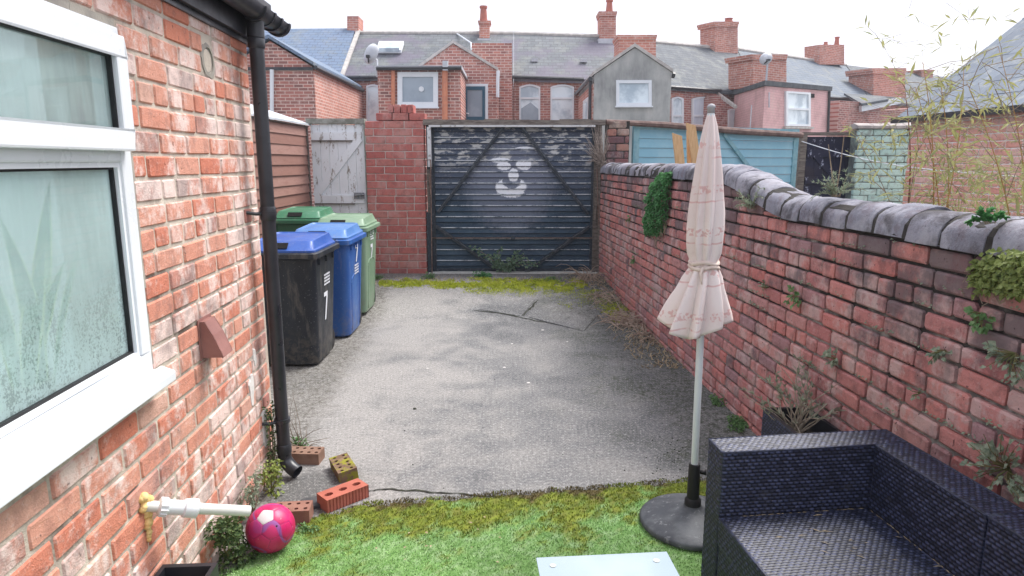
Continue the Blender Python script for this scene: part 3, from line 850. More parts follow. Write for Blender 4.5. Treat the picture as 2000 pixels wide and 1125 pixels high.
gate = root('yard_gate', at(1000, 541, YG), 'black boarded yard gate with diagonal braces and a painted white face', 'gate')
x0, x1 = GP(846, 400).x, GP(1158, 400).x
zb, zt_g = GZ+.012, GP(1000, 246).z
NB = 26; hp = (zt_g-zb)/NB
for i in range(NB):
    za = zb + hp*i
    m = MB(); j = R.uniform(-.002, .002); e = R.uniform(-.003, .003)
    p = [(0, za+.002), (-.030 if i % 2 else -.016, za+.004), (-.008+j, za+hp-.006), (0, za+hp-.002)]
    m.prism([V((x0+.002, YG+.03+o, z+e*0)) for o, z in p], V((x1-x0-.004, 0, 0)))
    bo = build(m, 'board', M_gate, gate)
    if i % 2 == 0 and i > 0:
        m = MB(); m.box((x0+.004, YG+.000, za-.003), (x1-.004, YG+.021, za+.0075)); build(m, 'board_highlight', M_gate_edge_hi, bo)
m = MB(); m.box((x0, YG+.032, zb), (x1, YG+.05, zt_g)); build(m, 'backing', M_gate_bar, gate)
def bar(m, p0, p1, w, t, o):
    a, b = GP(*p0), GP(*p1)
    a.y = b.y = YG - o
    d = (b-a).normalized(); s_ = V((-d.z, 0, d.x))
    m.prism([a-s_*w, b-s_*w, b+s_*w, a+s_*w], V((0, t, 0)))
for p0, p1 in (((984, 248), (856, 414)), ((1018, 248), (1148, 418)), ((853, 442), (985, 536)), ((1150, 442), (1020, 536))):
    m = MB(); bar(m, p0, p1, .023, .034, .040); bo = build(m, 'brace', M_gate_bar, gate)
    m = MB(); sg = 1 if p0[1] < 300 else -1
    bar(m, (p0[0], p0[1]-2.2), (p1[0], p1[1]-2.2), .005, .010, .0505); build(m, 'brace_highlight', M_brace_hi, bo)
m = MB(); m.tube([GP(842, 464)-V((0, .06, 0)), GP(1163, 464)-V((0, .06, 0))], .010, 8); build(m, 'locking_bar', simple('rusty_bar', (.09,.06,.05), (.16,.11,.09), 20, .8, .4), gate)
m = MB()
for px in (846, 1158):
    a = GP(px, 300); m.box((a.x-.018, YG-.012, zb), (a.x+.018, YG+.029, zt_g))
m.box((x0+.018, YG-.008, zb), (x1-.018, YG+.005, zb+.045))
build(m, 'edge_frame', M_gate_bar, gate)
m = MB(); a = GP(1002, 464); m.lathe([(.03, 0), (.03, .02), (.012, .025), (.012, .045)], (0, 0, 0), 14); m.v = [V((a.x+v.x, a.y-.055-v.z, a.z+v.y)) for v in m.v]; build(m, 'handle', M_gate_bar, gate)

gf = root('gate_surround', at(1005, 541, 9.28), 'weathered timber frame with white painted edge round the black gate', 'frame')
m = MB(); zl = at(1000, 245, 9.25).z
for i in range(12):
    xa_, xb_ = at(827, 240, 9.25).x, at(1182, 240, 9.25).x
    w = (xb_-xa_)/12; m.box((xa_+w*i, 9.20+R.uniform(-.004,.004), zl+.004), (xa_+w*(i+1)-.0005, 9.36, zl+.075+R.uniform(-.008,.008)))
build(m, 'lintel', M_wood_grey, gf)
M_flake = simple('flaking_white_paint', (.66,.67,.68), (.30,.28,.26), 16, .8, .4, 50, lo=.52, hi=.68)
m = MB(); m.box((at(838, 240, 9.25).x, 9.19, zl-.022), (at(1162, 240, 9.25).x, 9.29, zl+.003)); m.box((at(833, 300, 9.25).x+.02, 9.19, at(838, 326, 9.25).z), (at(843, 300, 9.25).x, 9.27, zl-.023))
build(m, 'painted_strip', M_flake, gf)
m = MB(); m.box((at(833, 300, 9.25).x-.005, 9.272, .12), (at(845, 300, 9.25).x-.008, 9.36, zl+.003)); m.box((at(834, 420, 9.25).x+.0, 9.20, .12), (at(843, 420, 9.25).x-.004, 9.268, at(838, 414, 9.25).z))
build(m, 'post', M_gate_bar, gf)
m = MB(); m.box((at(1161, 300, 9.25).x, 9.24, .12), (at(1174, 300, 9.25).x, 9.36, zl+.003)); build(m, 'post', M_wood_black, gf)
m = MB(); rr = random.Random(3)
a = at(1167, 330, 9.2); b = at(1162, 430, 9.18)
for P_, r_ in (([a+V((.02, 0, 0)), b], [.045, .02]), ([at(1172, 320, 9.17), at(1170, 545, 9.17)], [.03, .025]), ([at(836, 330, 9.18), at(838, 415, 9.18)], [.028, .02])):
    m = MB(); m.tube(P_, r_, 6); build(m, 'rotten_batten', M_wood_black, gf)
M_rust = simple('rust_iron', (.16,.09,.07), (.28,.20,.17), 30, .85, .4)
for P_ in ([at(841, 312, 9.15), at(844, 540, 9.15)], [at(838, 340, 9.15), at(841, 380, 9.15)], [at(1166, 330, 9.15), at(1169, 440, 9.15)], [at(1171, 400, 9.15), at(1174, 540, 9.15)], [at(826, 313, 9.15), at(841, 312, 9.15), at(842, 330, 9.15)]):
    m = MB(); m.tube(P_, .007, 6); build(m, 'latch_rod', M_rust, gf)
m = MB(); m.box((at(838, 540, 9.2).x, 9.16, GZ-.02), (at(1168, 540, 9.2).x, 9.30, GZ+.014)); build(m, 'threshold', simple('pale_threshold', (.60,.60,.58), (.45,.45,.42), 12, .9, .3), gf)

# sooty pier at the far end of the boundary wall
sp2 = root('brick_pier', at(1208, 330, 9.28), 'sooty mixed brick pier between the black gate and the blue garage door', 'pier')
xa, xb = at(1186, 280, 9.26).x, at(1230, 280, 9.26).x
zt2 = at(1200, 236, 9.26).z
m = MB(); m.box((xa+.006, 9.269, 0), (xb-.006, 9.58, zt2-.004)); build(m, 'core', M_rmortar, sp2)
lay_bricks(sp2, V((xa, 9.26, 0)), (0, -1, 0), xb-xa, zt2-.1*13, .1, M_pierbrick, blen=.235, joint=.012, wear=1.3, jit=.005, courses=13, seed=13)

# white plank door with Z brace -----------------------------------------
wd = root('plank_door', at(660, 410, 9.3), 'peeling white plank door with a diagonal brace beside the brick pier', 'door')
g = G('peeling_white_paint')
pn = g.math('ADD', g.math('MULTIPLY', g.noise(7, 6, .65, g.scaled(2.2, 1, .7)), .7), g.math('MULTIPLY', g.noise(50, 4, .7, g.scaled(2, 1, .6)), .3))
col = g.mix(g.step(pn, .54, .62), (.82,.85,.88), (.30,.26,.23))
col = g.mix(g.math('MULTIPLY', g.step(g.noise(2.5, 4), .5, .7), .3), col, (.56,.59,.60))
M_peel = g.out(col, .8, g.bump(g.noise(40, 5, .7, g.scaled(3, 1, .5)), .5, .004), .2)
YD = 9.28
xa, xb = at(610, 320, YD).x, at(713, 320, YD).x
zt3 = at(660, 243, YD).z
nb = 6; w = (xb-xa)/nb
for i in range(nb):
    m = MB(); m.box((xa+w*i+.002, YD+R.uniform(0,.003), .2), (xa+w*(i+1)-.002, YD+.025, zt3+R.uniform(-.012,.004))); build(m, 'plank', M_peel, wd, bevel=.002)
for py in (266, 389):
    m = MB(); z = at(660, py, YD).z; m.box((xa+.01, YD-.028, z-.055), (xb-.03, YD-.002, z+.055)); build(m, 'rail', M_peel, wd, bevel=.004)
    m = MB(); m.box((xa+.005, YD-.034, z-.070), (xb-.16, YD-.008, z-.057)); build(m, 'rail_shadow_strip', M_wood_black, wd)  # dark strip added as the shadow under each rail
m = MB(); a, b = at(617, 384, YD), at(703, 270, YD); a.y = b.y = YD-.027
d = (b-a).normalized(); s_ = V((-d.z, 0, d.x))*.05
m.prism([a-s_, b-s_, b+s_, a+s_], V((0, .024, 0))); build(m, 'brace', M_peel, wd, bevel=.004)
m = MB(); zz = at(660, 239, YD).z
m.box((xa-.05, YD-.03, zt3+.008), (xb+.02, YD+.12, zz+.05)); build(m, 'head', simple('lichen_beam', (.36,.36,.33), (.20,.20,.17), 10, .95, .6), wd)
m = MB(); m.box((xb+.004, YD-.02, .15), (xb+.05, YD+.1, zt3+.007)); build(m, 'post', simple('green_grey_post', (.34,.38,.34), (.22,.24,.20), 9, .95, .6), wd)
m = MB(); m.tube([at(692, 382, YD-.06), at(712, 380, YD-.06)], .012, 8); m.box((xb-.16, YD-.05, at(690, 388, YD).z), (xb-.02, YD-.029, at(690, 376, YD).z)); build(m, 'bolt', simple('old_bolt', (.12,.14,.18), (.3,.3,.3), 30, .6, .3), wd)

# brown shiplap shed ------------------------------------------------------
SX = -2.80
shed = root('timber_shed', (SX-.8, 7.2, 0), 'brown overlapping board shed behind the bins', 'shed')
g = G('shed_board')
r = obj_rand(g)
base = g.ramp(r, [(0, (.25,.13,.105)), (.5, (.31,.17,.14)), (1, (.35,.21,.18))])
base = g.mix(g.math('MULTIPLY', g.step(g.noise(5, 5, .6, g.scaled(1, 1, 7)), .45, .7), .5), base, (.22,.115,.09))
base = g.mix(g.math('MULTIPLY', g.step(g.noise(14, 4, .7, g.scaled(1, .7, 1)), .6, .75), .4), base, (.48,.33,.27))
M_shed = g.out(base, .8, g.bump(g.noise(30, 5, .6, g.scaled(1, .6, 8)), .4, .004), .2)
sy0, sy1 = 5.2, 9.22
zs = at(606, 246, 9.2).z
nb = 17; bp = (zs-.06)/nb
for i in range(nb):
    z = .06 + bp*i
    m = MB(); t0, t1 = R.uniform(-.006, .006), R.uniform(-.008, .008)
    prof = [(0, z-.012), (.028, z-.012), (.012, z+bp), (0, z+bp)]
    m.loft([[V((SX+o, sy0, zz+t0)) for o, zz in prof], [V((SX+o+R.uniform(-.004,.004), sy1, zz+t1)) for o, zz in prof]])
    build(m, 'board', M_shed, shed)
m = MB(); m.box((SX-1.7, sy0+.02, 0), (SX-.003, sy1-.02, zs-.02)); build(m, 'body', M_wood_black, shed)
m = MB(); m.box((SX-.03, sy1+.002, .1), (SX+.035, sy1+.045, zs)); build(m, 'corner_post', M_wood_black, shed)
M_sheet = simple('pale_roof_sheet', (.62,.66,.70), (.48,.52,.55), 3, .4, .2, 12, .5)
for i in range(5):
    ya, yb = sy0-.1 + .86*i, sy0-.1 + .86*(i+1) - .006
    m = MB(); m.prism([V((SX+.06, ya, zs+.005)), V((SX+.06, yb, zs+.005)), V((SX-1.8, yb, zs+.62)), V((SX-1.8, ya, zs+.62))], (0, 0, .022)); build(m, 'roof_sheet', M_sheet, shed)
m = MB(); m.box((SX-.02, sy0-.1, zs-.012), (SX+.045, sy1+.05, zs+.003)); build(m, 'eaves_batten', M_wood_black, shed)

# ---------------------------------------------------------------- wheelie bins
def rrect(cx, cy, hx, hy, r, z, n=5):
    pts = []
    for sx, sy, a0 in ((1, -1, -90), (1, 1, 0), (-1, 1, 90), (-1, -1, 180)):
        for k in range(n+1):
            a = math.radians(a0 + 90*k/n); pts.append(V((cx+sx*(hx-r)+r*math.cos(a), cy+sy*(hy-r)+r*math.sin(a), z)))
    return pts
def bin_mat(name, c, c2, rough=.42):
    g = G(name)
    col = g.mix(g.step(g.noise(4, 5, .6, g.scaled(1, 1, .35)), .4, .68), c, c2)
    col = g.mix(g.math('MULTIPLY', g.step(g.noise(60, 3, .7), .64, .72), .4), col, (.5, .5, .5))
    col = g.mix(g.math('MULTIPLY', g.step(g.noise(5, 6, .7, g.scaled(2.5, 2.5, .5)), .52, .68), .22), col, (.34, .30, .25))
    col = g.mix(g.math('MULTIPLY', g.math('MULTIPLY', g.step(g.xyz()[2], .42, .05), g.step(g.noise(16, 5, .7), .40, .62)), .35), col, (.20, .17, .13))
    return g.out(col, g.n('MapRange', {0: g.noise(7, 4, .6), 1: .3, 2: .7, 3: rough-.08, 4: rough+.14}).outputs[0], g.bump(g.noise(90, 3), .05, .003), .45)
M_bin_k = bin_mat('black_bin_plastic', (.008,.012,.020), (.020,.026,.036))
M_bin_b = bin_mat('blue_bin_plastic', (.020,.09,.33), (.035,.13,.39))
M_bin_g = bin_mat('green_bin_plastic', (.17,.275,.175), (.215,.32,.22))
M_bin_gd = bin_mat('dark_green_bin_plastic', (.04,.17,.09), (.07,.22,.13))
M_lid_b = bin_mat('blue_lid_plastic', (.028,.090,.36), (.045,.125,.43), .36)
M_lid_b2 = bin_mat('light_blue_lid_plastic', (.075,.19,.46), (.11,.24,.52), .36)
M_decal = simple('white_paint_mark', (.74,.76,.80), (.62,.64,.68), 40, .7, 0)
def wheelie(x_r, yf, mb_, ml, label, mark=True, ridge=True, rot=0.0, opened=0.0):
    """x_r: outer side of the rim, yf: near side of the rim"""
    Wd, Dp = .58, .72
    cx, cy = x_r - Wd/2, yf + Dp/2
    zf = gz(cy)
    rt = root('wheelie_bin', (cx, cy, zf), label, 'bin', 'wheelie bins lined up by the shed')
    Rm = Matrix.Translation(V((cx, cy, zf))) @ Matrix.Rotation(rot, 4, 'Z')
    def fin(m): m.v = [Rm @ v for v in m.v]; return m
    m = MB(); rings = []
    for z, ix, iy, r in ((0.012, .235-.02, .255-.02, .07), (.03, .235, .255, .075), (.12, .242, .265, .075), (.5, .255, .29, .065), (.90, .268, .325, .055), (.93, .270, .328, .05)):
        rings.append(rrect(0, .0 + (z-.5)*.02, ix, iy, r, z))
    m.loft(rings); body = build(fin(m), 'body', mb_, rt, True, angle=35)
    m = MB(); m.loft([rrect(0, .01, .272, .330, .05, .915), rrect(0, .01, .275, .345, .05, .930), rrect(0, .005, .306, .382, .05, .935), rrect(0, .005, .306, .382, .05, .972), rrect(0, .005, .285, .36, .05, .980)])
    build(fin(m), 'rim', mb_, rt, True, angle=35)
    m = MB()   # lid: lip, shallow step, raised crown that slopes to the front
    def sl(pts, k): return [V((p.x, p.y, p.z + k*(p.y+.36)*.06)) for p in pts]
    m.loft([sl(rrect(0, 0, .265, .345, .05, .978), 0), sl(rrect(0, 0, .278, .352, .05, .981), 0), sl(rrect(0, 0, .278, .352, .05, .997), 0),
            sl(rrect(0, 0, .262, .338, .06, 1.002), .3), sl(rrect(0, .02, .240, .275, .05, 1.058), .6), sl(rrect(0, .024, .228, .258, .05, 1.062), .6), sl(rrect(0, .03, .215, .24, .05, 1.050), .6), sl(rrect(0, .035, .10, .13, .05, 1.062), .5)])
    lid = build(fin(m), 'lid', ml, rt, True, angle=28)
    m = MB(); m.prism([V((-.10, -.337, 1.012)), V((.06, -.337, 1.012)), V((.06, -.292, 1.050)), V((-.10, -.292, 1.050))], (0, -.004, .006))
    build(fin(m), 'grip_recess', M_dark, lid)
    m = MB()
    for sx in (-1, 1):
        m.box((sx*.24-.012, .345, .95), (sx*.24+.012, .42, 1.0))
    m.tube([V((-.25, .41, .985)), V((.25, .41, .985))], .014, 10); build(fin(m), 'handle', mb_, rt)
    for sx in (-1, 1):
        m = MB(); c = V((sx*.19, .285, .10))
        m.tube([c - V((.025, 0, 0)), c - V((.018, 0, 0)), c + V((.018, 0, 0)), c + V((.025, 0, 0))], [.085, .099, .099, .085], 20); build(fin(m), 'wheel', M_rubber, rt, True, angle=40)
    side = lambda y, z: V((.2375 + (z-.05)*.0352 + .004, y, z))
    if ridge:
        m = MB(); pts = []
        for k in range(25):
            t = k/24
            y, z = (-.17, .06 + .50*min(1, t/.4)) if t < .4 else ((-.17 + .33*sm((t-.4)/.2), .56+.05*math.sin(math.pi*(t-.4)/.2)) if t < .6 else (.16, .56 - .5*(t-.6)/.4))
            pts.append(side(y, z) - V((.004, 0, 0)))
        m.tube(pts, .007, 6); build(fin(m), 'side_ridge', mb_, rt, True)
    for y in (-.21, .0, .21):
        m = MB(); m.box((.262, y-.010, .865), (.285, y+.010, .913)); build(fin(m), 'rib', mb_, rt)
    if mark:
        m = MB()
        def P(y, z): return side(y, z) + V((.0012, 0, 0))
        s7 = mark
        yy, z0, hh = s7
        m.prism([P(yy-.055, z0+hh), P(yy+.055, z0+hh), P(yy+.055, z0+hh-.035), P(yy+.0, z0), P(yy-.036, z0), P(yy+.018, z0+hh-.036), P(yy-.055, z0+hh-.036)], V((.0012, 0, 0)))
        build(fin(m), 'number_seven', M_decal, rt)
        m = MB(); rr = random.Random(int(yf*10)); zl = .66 if hh > .21 else z0+hh+.05
        if mb_ is M_bin_b: zl = .60
        for k in range(4):
            z = zl + .027*k; y = -.06
            while y < .10:
                w = rr.uniform(.012, .04)
                m.prism([P(y, z), P(min(.11, y+w), z), P(min(.11, y+w), z+.015), P(y, z+.015)], V((.0012, 0, 0))); y += w + .007
        build(fin(m), 'printed_label', M_decal, rt)
    return rt
wheelie(-1.575, 5.28, M_bin_k, M_lid_b, 'black wheelie bin with indigo blue lid, nearest the drainpipe', mark=(-.02, .36, .24), ridge=False)
wheelie(-1.53, 6.20, M_bin_b, M_lid_b2, 'blue wheelie bin between the black bin and the green bin', mark=(.03, .72, .17))
wheelie(-1.56, 7.10, M_bin_g, M_bin_g, 'pale green wheelie bin standing close to the red brick pier', mark=(.0, .60, .16))
wheelie(-2.16, 7.55, M_bin_gd, M_bin_gd, 'dark green wheelie bin tucked behind the blue bin, against the shed', mark=None, ridge=False)

# ---------------------------------------------------------------- neighbouring yard
gd0, gd1 = at(1231, 300, 9.55), at(1556, 300, 11.0)
gdir = V((gd1.x-gd0.x, gd1.y-gd0.y, 0)).normalized()
gnrm = V((gdir.y, -gdir.x, 0))
GP0 = V((gd0.x, gd0.y, 0))
def gd(px, py, o=0.0): return hit(px, py, GP0 + gnrm*o, gnrm)
g = G('turquoise_paint')
col = g.mix(g.step(g.noise(3, 5, .6), .4, .7), (.28,.55,.68), (.35,.61,.72))
col = g.mix(g.math('MULTIPLY', g.step(g.noise(24, 5, .7), .62, .70), .5), col, (.45,.55,.58))
M_turq = g.out(col, .55, g.bump(g.noise(50, 3), .1, .003), .35)
M_turq_d = simple('turquoise_frame_paint', (.20,.42,.50), (.30,.52,.58), 12, .6, .2, 50)
gdo = root('garage_door', GP0 + gdir*1.5, 'turquoise boarded garage door with a diagonal brace beyond the boundary wall', 'garage door')
L = (V((gd1.x, gd1.y, 0)) - GP0).length
ztop = gd(1240, 252).z
nb = 15; hp = (ztop-.2)/nb
for i in range(nb):
    z = .2 + hp*i
    m = MB(); m.prism([GP0 + gdir*.12 + V((0,0,z)) , GP0 + gdir*.12 + gnrm*.026 + V((0,0,z+.006)), GP0 + gdir*.12 + gnrm*.010 + V((0,0,z+hp-.004)), GP0 + gdir*.12 + V((0,0,z+hp-.002))], gdir*(L-.24))
    build(m, 'board', M_turq, gdo)
for a, b in ((.02, .12), (L-.12, L-.02)):
    m = MB(); m.prism([GP0+gdir*a, GP0+gdir*b, GP0+gdir*b+V((0,0,ztop+.06)), GP0+gdir*a+V((0,0,ztop+.06))], gnrm*.04); build(m, 'stile', M_turq_d, gdo)
m = MB(); m.prism([GP0+gdir*.121+V((0,0,ztop)), GP0+gdir*(L-.121)+V((0,0,ztop)), GP0+gdir*(L-.121)+V((0,0,ztop+.06)), GP0+gdir*.121+V((0,0,ztop+.06))], gnrm*.038); build(m, 'top_rail', M_turq_d, gdo)
a, b = gd(1413, 262, .03), gd(1475, 345, .03)
d = (b-a).normalized(); s_ = gnrm.cross(d)*.03
b2 = b + d*1.0
m = MB(); m.prism([a-s_, b2-s_, b2+s_, a+s_], gnrm*.03); build(m, 'brace', M_turq_d, gdo)
m = MB()
pr = [gd(1183, 238, .1), gd(1300, 244, .1), gd(1450, 257, .1), gd(1566, 264, .1)]
m.tube(pr, [.035, .045, .05, .045], 8); build(m, 'rusty_rail', simple('rusty_rail', (.15,.10,.09), (.24,.17,.15), 9, .9, .5), gdo)

# sawn planks leaning behind the wall, each its own thing
for k, (pa, pb, w, Y, lab) in enumerate((((1324, 262), (1330, 322), 9, 7.6, 'shortest pale sawn plank standing behind the wall beside the parasol'),
                                         ((1348, 258), (1349, 322), 5, 7.7, 'narrow middle plank of the pale timber standing behind the wall'),
                                         ((1351, 242), (1362, 322), 9, 7.62, 'tallest pale sawn plank standing behind the wall beside the parasol'))):
    a, b = at(*pa, Y), at(*pb, Y)
    b = a + (b-a)*(a.z/(a.z-b.z)) if a.z > b.z else b
    ww = w*Y/F
    m = MB(); m.prism([b-V((ww,0,0)), b+V((ww,0,0)), a+V((ww,.02,-.02)), a+V((-ww,.02,.015))], (0, .045, 0))
    tag(build(m, 'timber_plank', M_wood_pale, loc=b, bevel=.002), lab, 'plank', 'planks behind the wall')

# navy door with peeling paint
YN = 11.05
g = G('peeling_navy_paint')
pn = g.math('ADD', g.math('MULTIPLY', g.noise(6, 6, .65, g.scaled(1.5, 1, .8)), .7), g.math('MULTIPLY', g.noise(40, 4, .7), .3))
col = g.mix(g.step(pn, .57, .62), (.022,.024,.055), (.42,.45,.58))
col = g.mix(g.math('MULTIPLY', g.step(g.noise(3, 4), .55, .7), .5), col, (.05,.04,.05))
M_navy = g.out(col, .6, g.bump(pn, .3, .004), .3)
nd = root('navy_door', at(1612, 390, YN), 'dark navy plank door with peeling paint beside the turquoise brick wall', 'door')
xa, xb = at(1571, 320, YN).x, at(1664, 320, YN).x
zt4 = at(1612, 267, YN).z
w = (xb-xa)/5
for i in range(5):
    m = MB(); m.box((xa+w*i+.002, YN+R.uniform(0, .004), .15), (xa+w*(i+1)-.002, YN+.03, zt4)); build(m, 'plank', M_navy, nd, bevel=.003)
for py in (300, 352):
    m = MB(); z = at(1612, py, YN).z; m.box((xa+.02, YN-.03, z-.06), (xb-.02, YN-.002, z+.06)); build(m, 'rail', M_navy, nd, bevel=.004)
m = MB(); a, b = at(1590, 300, YN), at(1640, 360, YN); a.y = b.y = YN-.028
d = (b-a).normalized(); s_ = V((-d.z, 0, d.x))*.05; m.prism([a-s_, b-s_, b+s_, a+s_], (0, .024, 0)); build(m, 'brace', M_navy, nd)
m = MB(); m.box((xa-.11, YN-.06, .1), (xa-.01, YN+.08, zt4+.02)); m.box((xa-.15, YN-.05, zt4+.022), (xb+.1, YN+.1, zt4+.07)); build(m, 'post', M_wood_grey, nd)
m = MB(); m.box((xb+.004, YN-.04, .1), (xb+.06, YN+.08, zt4+.02)); build(m, 'jamb', simple('violet_blue_jamb', (.16,.17,.38), (.10,.10,.24), 9, .7, .3), nd)

# turquoise painted brick wall
YT = 10.6
tw = root('painted_wall', at(1715, 400, YT), 'short turquoise painted brick wall between the navy door and the pink outhouse', 'wall')
xa, xb = at(1673, 300, YT).x, at(1790, 300, YT).x
ztt = at(1715, 252, YT).z
m = MB(); m.box((xa+.006, YT+.009, 0), (xb-.006, YT+.24, ztt-.004)); build(m, 'core', M_dmortar, tw)
lay_bricks(tw, V((xa, YT, 0)), (0, -1, 0), xb-xa, ztt-.102*19, .102, M_tbrick, blen=.245, joint=.012, wear=1.5, jit=.007, courses=19, seed=41)
for i in range(4):
    wv = (xb-xa+.06)/4
    m = MB(); m.prism([V((xa-.04+wv*i, YT-.05, ztt+.004)), V((xa-.04+wv*i, YT-.05, ztt+.05)), V((xa-.04+wv*i, YT+.1, ztt+.10+R.uniform(-.01,.01))), V((xa-.04+wv*i, YT+.29, ztt+.05)), V((xa-.04+wv*i, YT+.29, ztt+.004))], V((wv-.006, 0, 0)))
    build(m, 'coping_stone', simple('pale_coping', (.46,.42,.40), (.32,.29,.28), 8, .95, .5) if i == 0 else bpy.data.materials['pale_coping'], tw, bevel=.01)

# pink outhouse
ox = at(1772, 300, 9.5).x
OP = V((ox, 9.5, 0)); ON = V((-1, -.06, 0)).normalized(); OX = V((.06, -1, 0)).normalized()
oh = root('outhouse', OP + OX*2, 'pale pink brick outhouse with slate roof behind the bamboo', 'building')
zo = hit(1772, 232, OP, ON).z
def ow(s, z, o=0.0): return OP + OX*s + ON*o + V((0, 0, z))
m = MB(); m.prism([ow(0, 0, -.009), ow(7, 0, -.009), ow(7, zo, -.009), ow(0, zo, -.009)], ON*-.25)
m.prism([ow(0, 0, -.26), ow(0, zo, -.26), ow(0, zo+2.2, -3), ow(0, 0, -3)], OX*.25)
ow_wall = build(m, 'wall', M_kmortar, oh)
lay_bricks(ow_wall, OP, ON, 6.9, zo-.088*26, .088, M_kbrick, blen=.232, joint=.013, wear=.9, jit=.003, courses=26, seed=51, limit=220)
g = G('grey_slate')
col = g.ramp(obj_rand(g), [(0, (.15,.18,.225)), (.5, (.20,.24,.295)), (1, (.17,.20,.24))])
M_oslate = g.out(g.mix(g.math('MULTIPLY', g.step(g.noise(6, 6, .7), .5, .68), .45), col, (.46,.47,.42)), .55, g.bump(g.noise(30, 5), .3, .004), .4)
# slate courses, one slab per course with butt steps
for i in range(12):
    o0 = .16 - i*.24; z0 = zo - .02 + (i*.24)*.80
    m = MB(); m.prism([ow(3.46, z0, o0), ow(7.2, z0, o0), ow(7.2, z0+.26*.80, o0-.26), ow(3.46, z0+.26*.80, o0-.26)], V((0, 0, .02)) + ON*.006)
    build(m, 'slate_course', M_oslate, oh)
    s0 = -.12
    while s0 < 3.44:
        s1 = min(3.45, s0 + (.18 if s0 < -.1 and i % 2 else .36)); j_ = R.uniform(-.006, .006)
        m = MB(); m.prism([ow(s0+.003, z0+j_, o0+R.uniform(-.008, .008)), ow(s1-.003, z0+j_+R.uniform(-.004, .004), o0), ow(s1-.003, z0+.26*.80, o0-.26), ow(s0+.003, z0+.26*.80, o0-.26)], V((0, 0, .018)) + ON*.006)
        build(m, 'slate', M_oslate, oh, fix=False); s0 = s1
m = MB(); m.prism([ow(-.16, zo-.06, .10), ow(7.2, zo-.06, .10), ow(7.2, zo-.06, .19), ow(-.16, zo-.06, .19)], (0, 0, .075)); build(m, 'gutter', M_blackpl, oh)
m = MB(); s1 = 2.0; m.prism([ow(2.05, 1.75, .0), ow(2.75, 1.75, .0), ow(2.75, 2.02, .0), ow(2.05, 2.02, .0)], ON*.02); build(m, 'plaque', M_lime, oh)
m = MB(); m.prism([ow(3.1, .9, .0), ow(3.6, .9, .0), ow(3.6, 2.05, .0), ow(3.1, 2.05, .0)], ON*.03); build(m, 'doorway', M_wood_black, oh)

# washing line
m = MB(); A, B = at(1566, 276, 10.8), at(1990, 345, 6.2)
m.tube([A.lerp(B, t/12) - V((0, 0, .10*math.sin(math.pi*t/12))) for t in range(13)], .006, 6)
tag(build(m, 'washing_line', M_white, loc=A), 'thin white washing line across the neighbouring yard', 'rope')

# ---------------------------------------------------------------- terrace beyond the lane
def far_brick(name, ang, c1, c2, mort, sx=1.0):
    g = G(name)
    x, y, z = g.xyz()
    u = g.math('ADD', g.math('MULTIPLY', x, math.cos(ang)), g.math('MULTIPLY', y, math.sin(ang)))
    vec = g.n('CombineXYZ', {0: u, 1: z, 2: 0.0}).outputs[0]
    b = g.n('TexBrick', {'Vector': vec, 'Color1': c1, 'Color2': c2, 'Mortar': mort, 'Scale': 1.0, 'Mortar Size': .012, 'Mortar Smooth': .3, 'Bias': 0.0, 'Brick Width': .255, 'Row Height': .088})
    col = b.outputs[0]
    col = g.mix(g.math('MULTIPLY', g.step(g.noise(1.1, 6, .65), .45, .7), .35), col, (.26,.14,.125))
    col = g.mix(g.math('MULTIPLY', g.step(g.noise(4, 5, .7), .52, .68), .5), col, (.66,.50,.45))
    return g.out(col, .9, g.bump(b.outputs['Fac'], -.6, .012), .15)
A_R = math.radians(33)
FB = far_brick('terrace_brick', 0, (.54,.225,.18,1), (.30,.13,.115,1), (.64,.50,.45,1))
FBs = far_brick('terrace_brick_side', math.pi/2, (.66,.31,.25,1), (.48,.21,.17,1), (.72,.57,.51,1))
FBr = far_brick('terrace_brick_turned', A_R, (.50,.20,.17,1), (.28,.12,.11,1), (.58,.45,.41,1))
FBd = far_brick('outshot_brick', 0, (.52,.205,.165,1), (.24,.12,.11,1), (.68,.52,.46,1))
FBo = far_brick('chimney_brick', 0, (.60,.25,.19,1), (.44,.175,.14,1), (.62,.46,.40,1))
FBp = far_brick('pink_painted_brick', A_R, (.72,.45,.45,1), (.68,.42,.42,1), (.60,.37,.37,1))
def slate(name, c1, c2, ang=0.0, stain=None):
    g = G(name)
    x, y, z = g.xyz()
    u = g.math('ADD', g.math('MULTIPLY', x, math.cos(ang)), g.math('MULTIPLY', y, math.sin(ang)))
    vec = g.n('CombineXYZ', {0: u, 1: z, 2: 0.0}).outputs[0]
    b = g.n('TexBrick', {'Vector': vec, 'Color1': c1, 'Color2': c2, 'Mortar': tuple(k*.5 for k in c1[:3]) + (1,), 'Scale': 1.0, 'Mortar Size': .010, 'Mortar Smooth': .2, 'Brick Width': .30, 'Row Height': .13})
    col = b.outputs[0]
    col = g.mix(g.math('MULTIPLY', g.step(g.noise(1.6, 6, .7), .48, .66), .5), col, (.24,.25,.225))
    col = g.mix(g.math('MULTIPLY', g.step(g.noise(14, 4, .7), .58, .70), .5), col, (.36,.37,.33))
    col = g.mix(g.math('MULTIPLY', g.step(g.noise(3.2, 5, .7, g.scaled(1, 1, .25)), .55, .7), .45), col, (.07,.07,.075))
    if stain: col = g.mix(g.math('MULTIPLY', g.step(g.noise(.55, 5, .6), .48, .60), .6), col, stain)
    return g.out(col, .7, g.bump(b.outputs['Fac'], -.5, .02), .2)
SL_old = slate('old_slate', (.185,.20,.215,1), (.13,.145,.16,1), 0, (.16,.135,.19))
SL_new = slate('blue_slate', (.18,.24,.35,1), (.155,.22,.32,1))
SL_r = slate('old_slate_turned', (.12,.135,.155,1), (.085,.10,.12,1), A_R)
SL_rp = slate('pale_slate_turned', (.15,.185,.235,1), (.13,.165,.21,1), A_R)
M_render = None
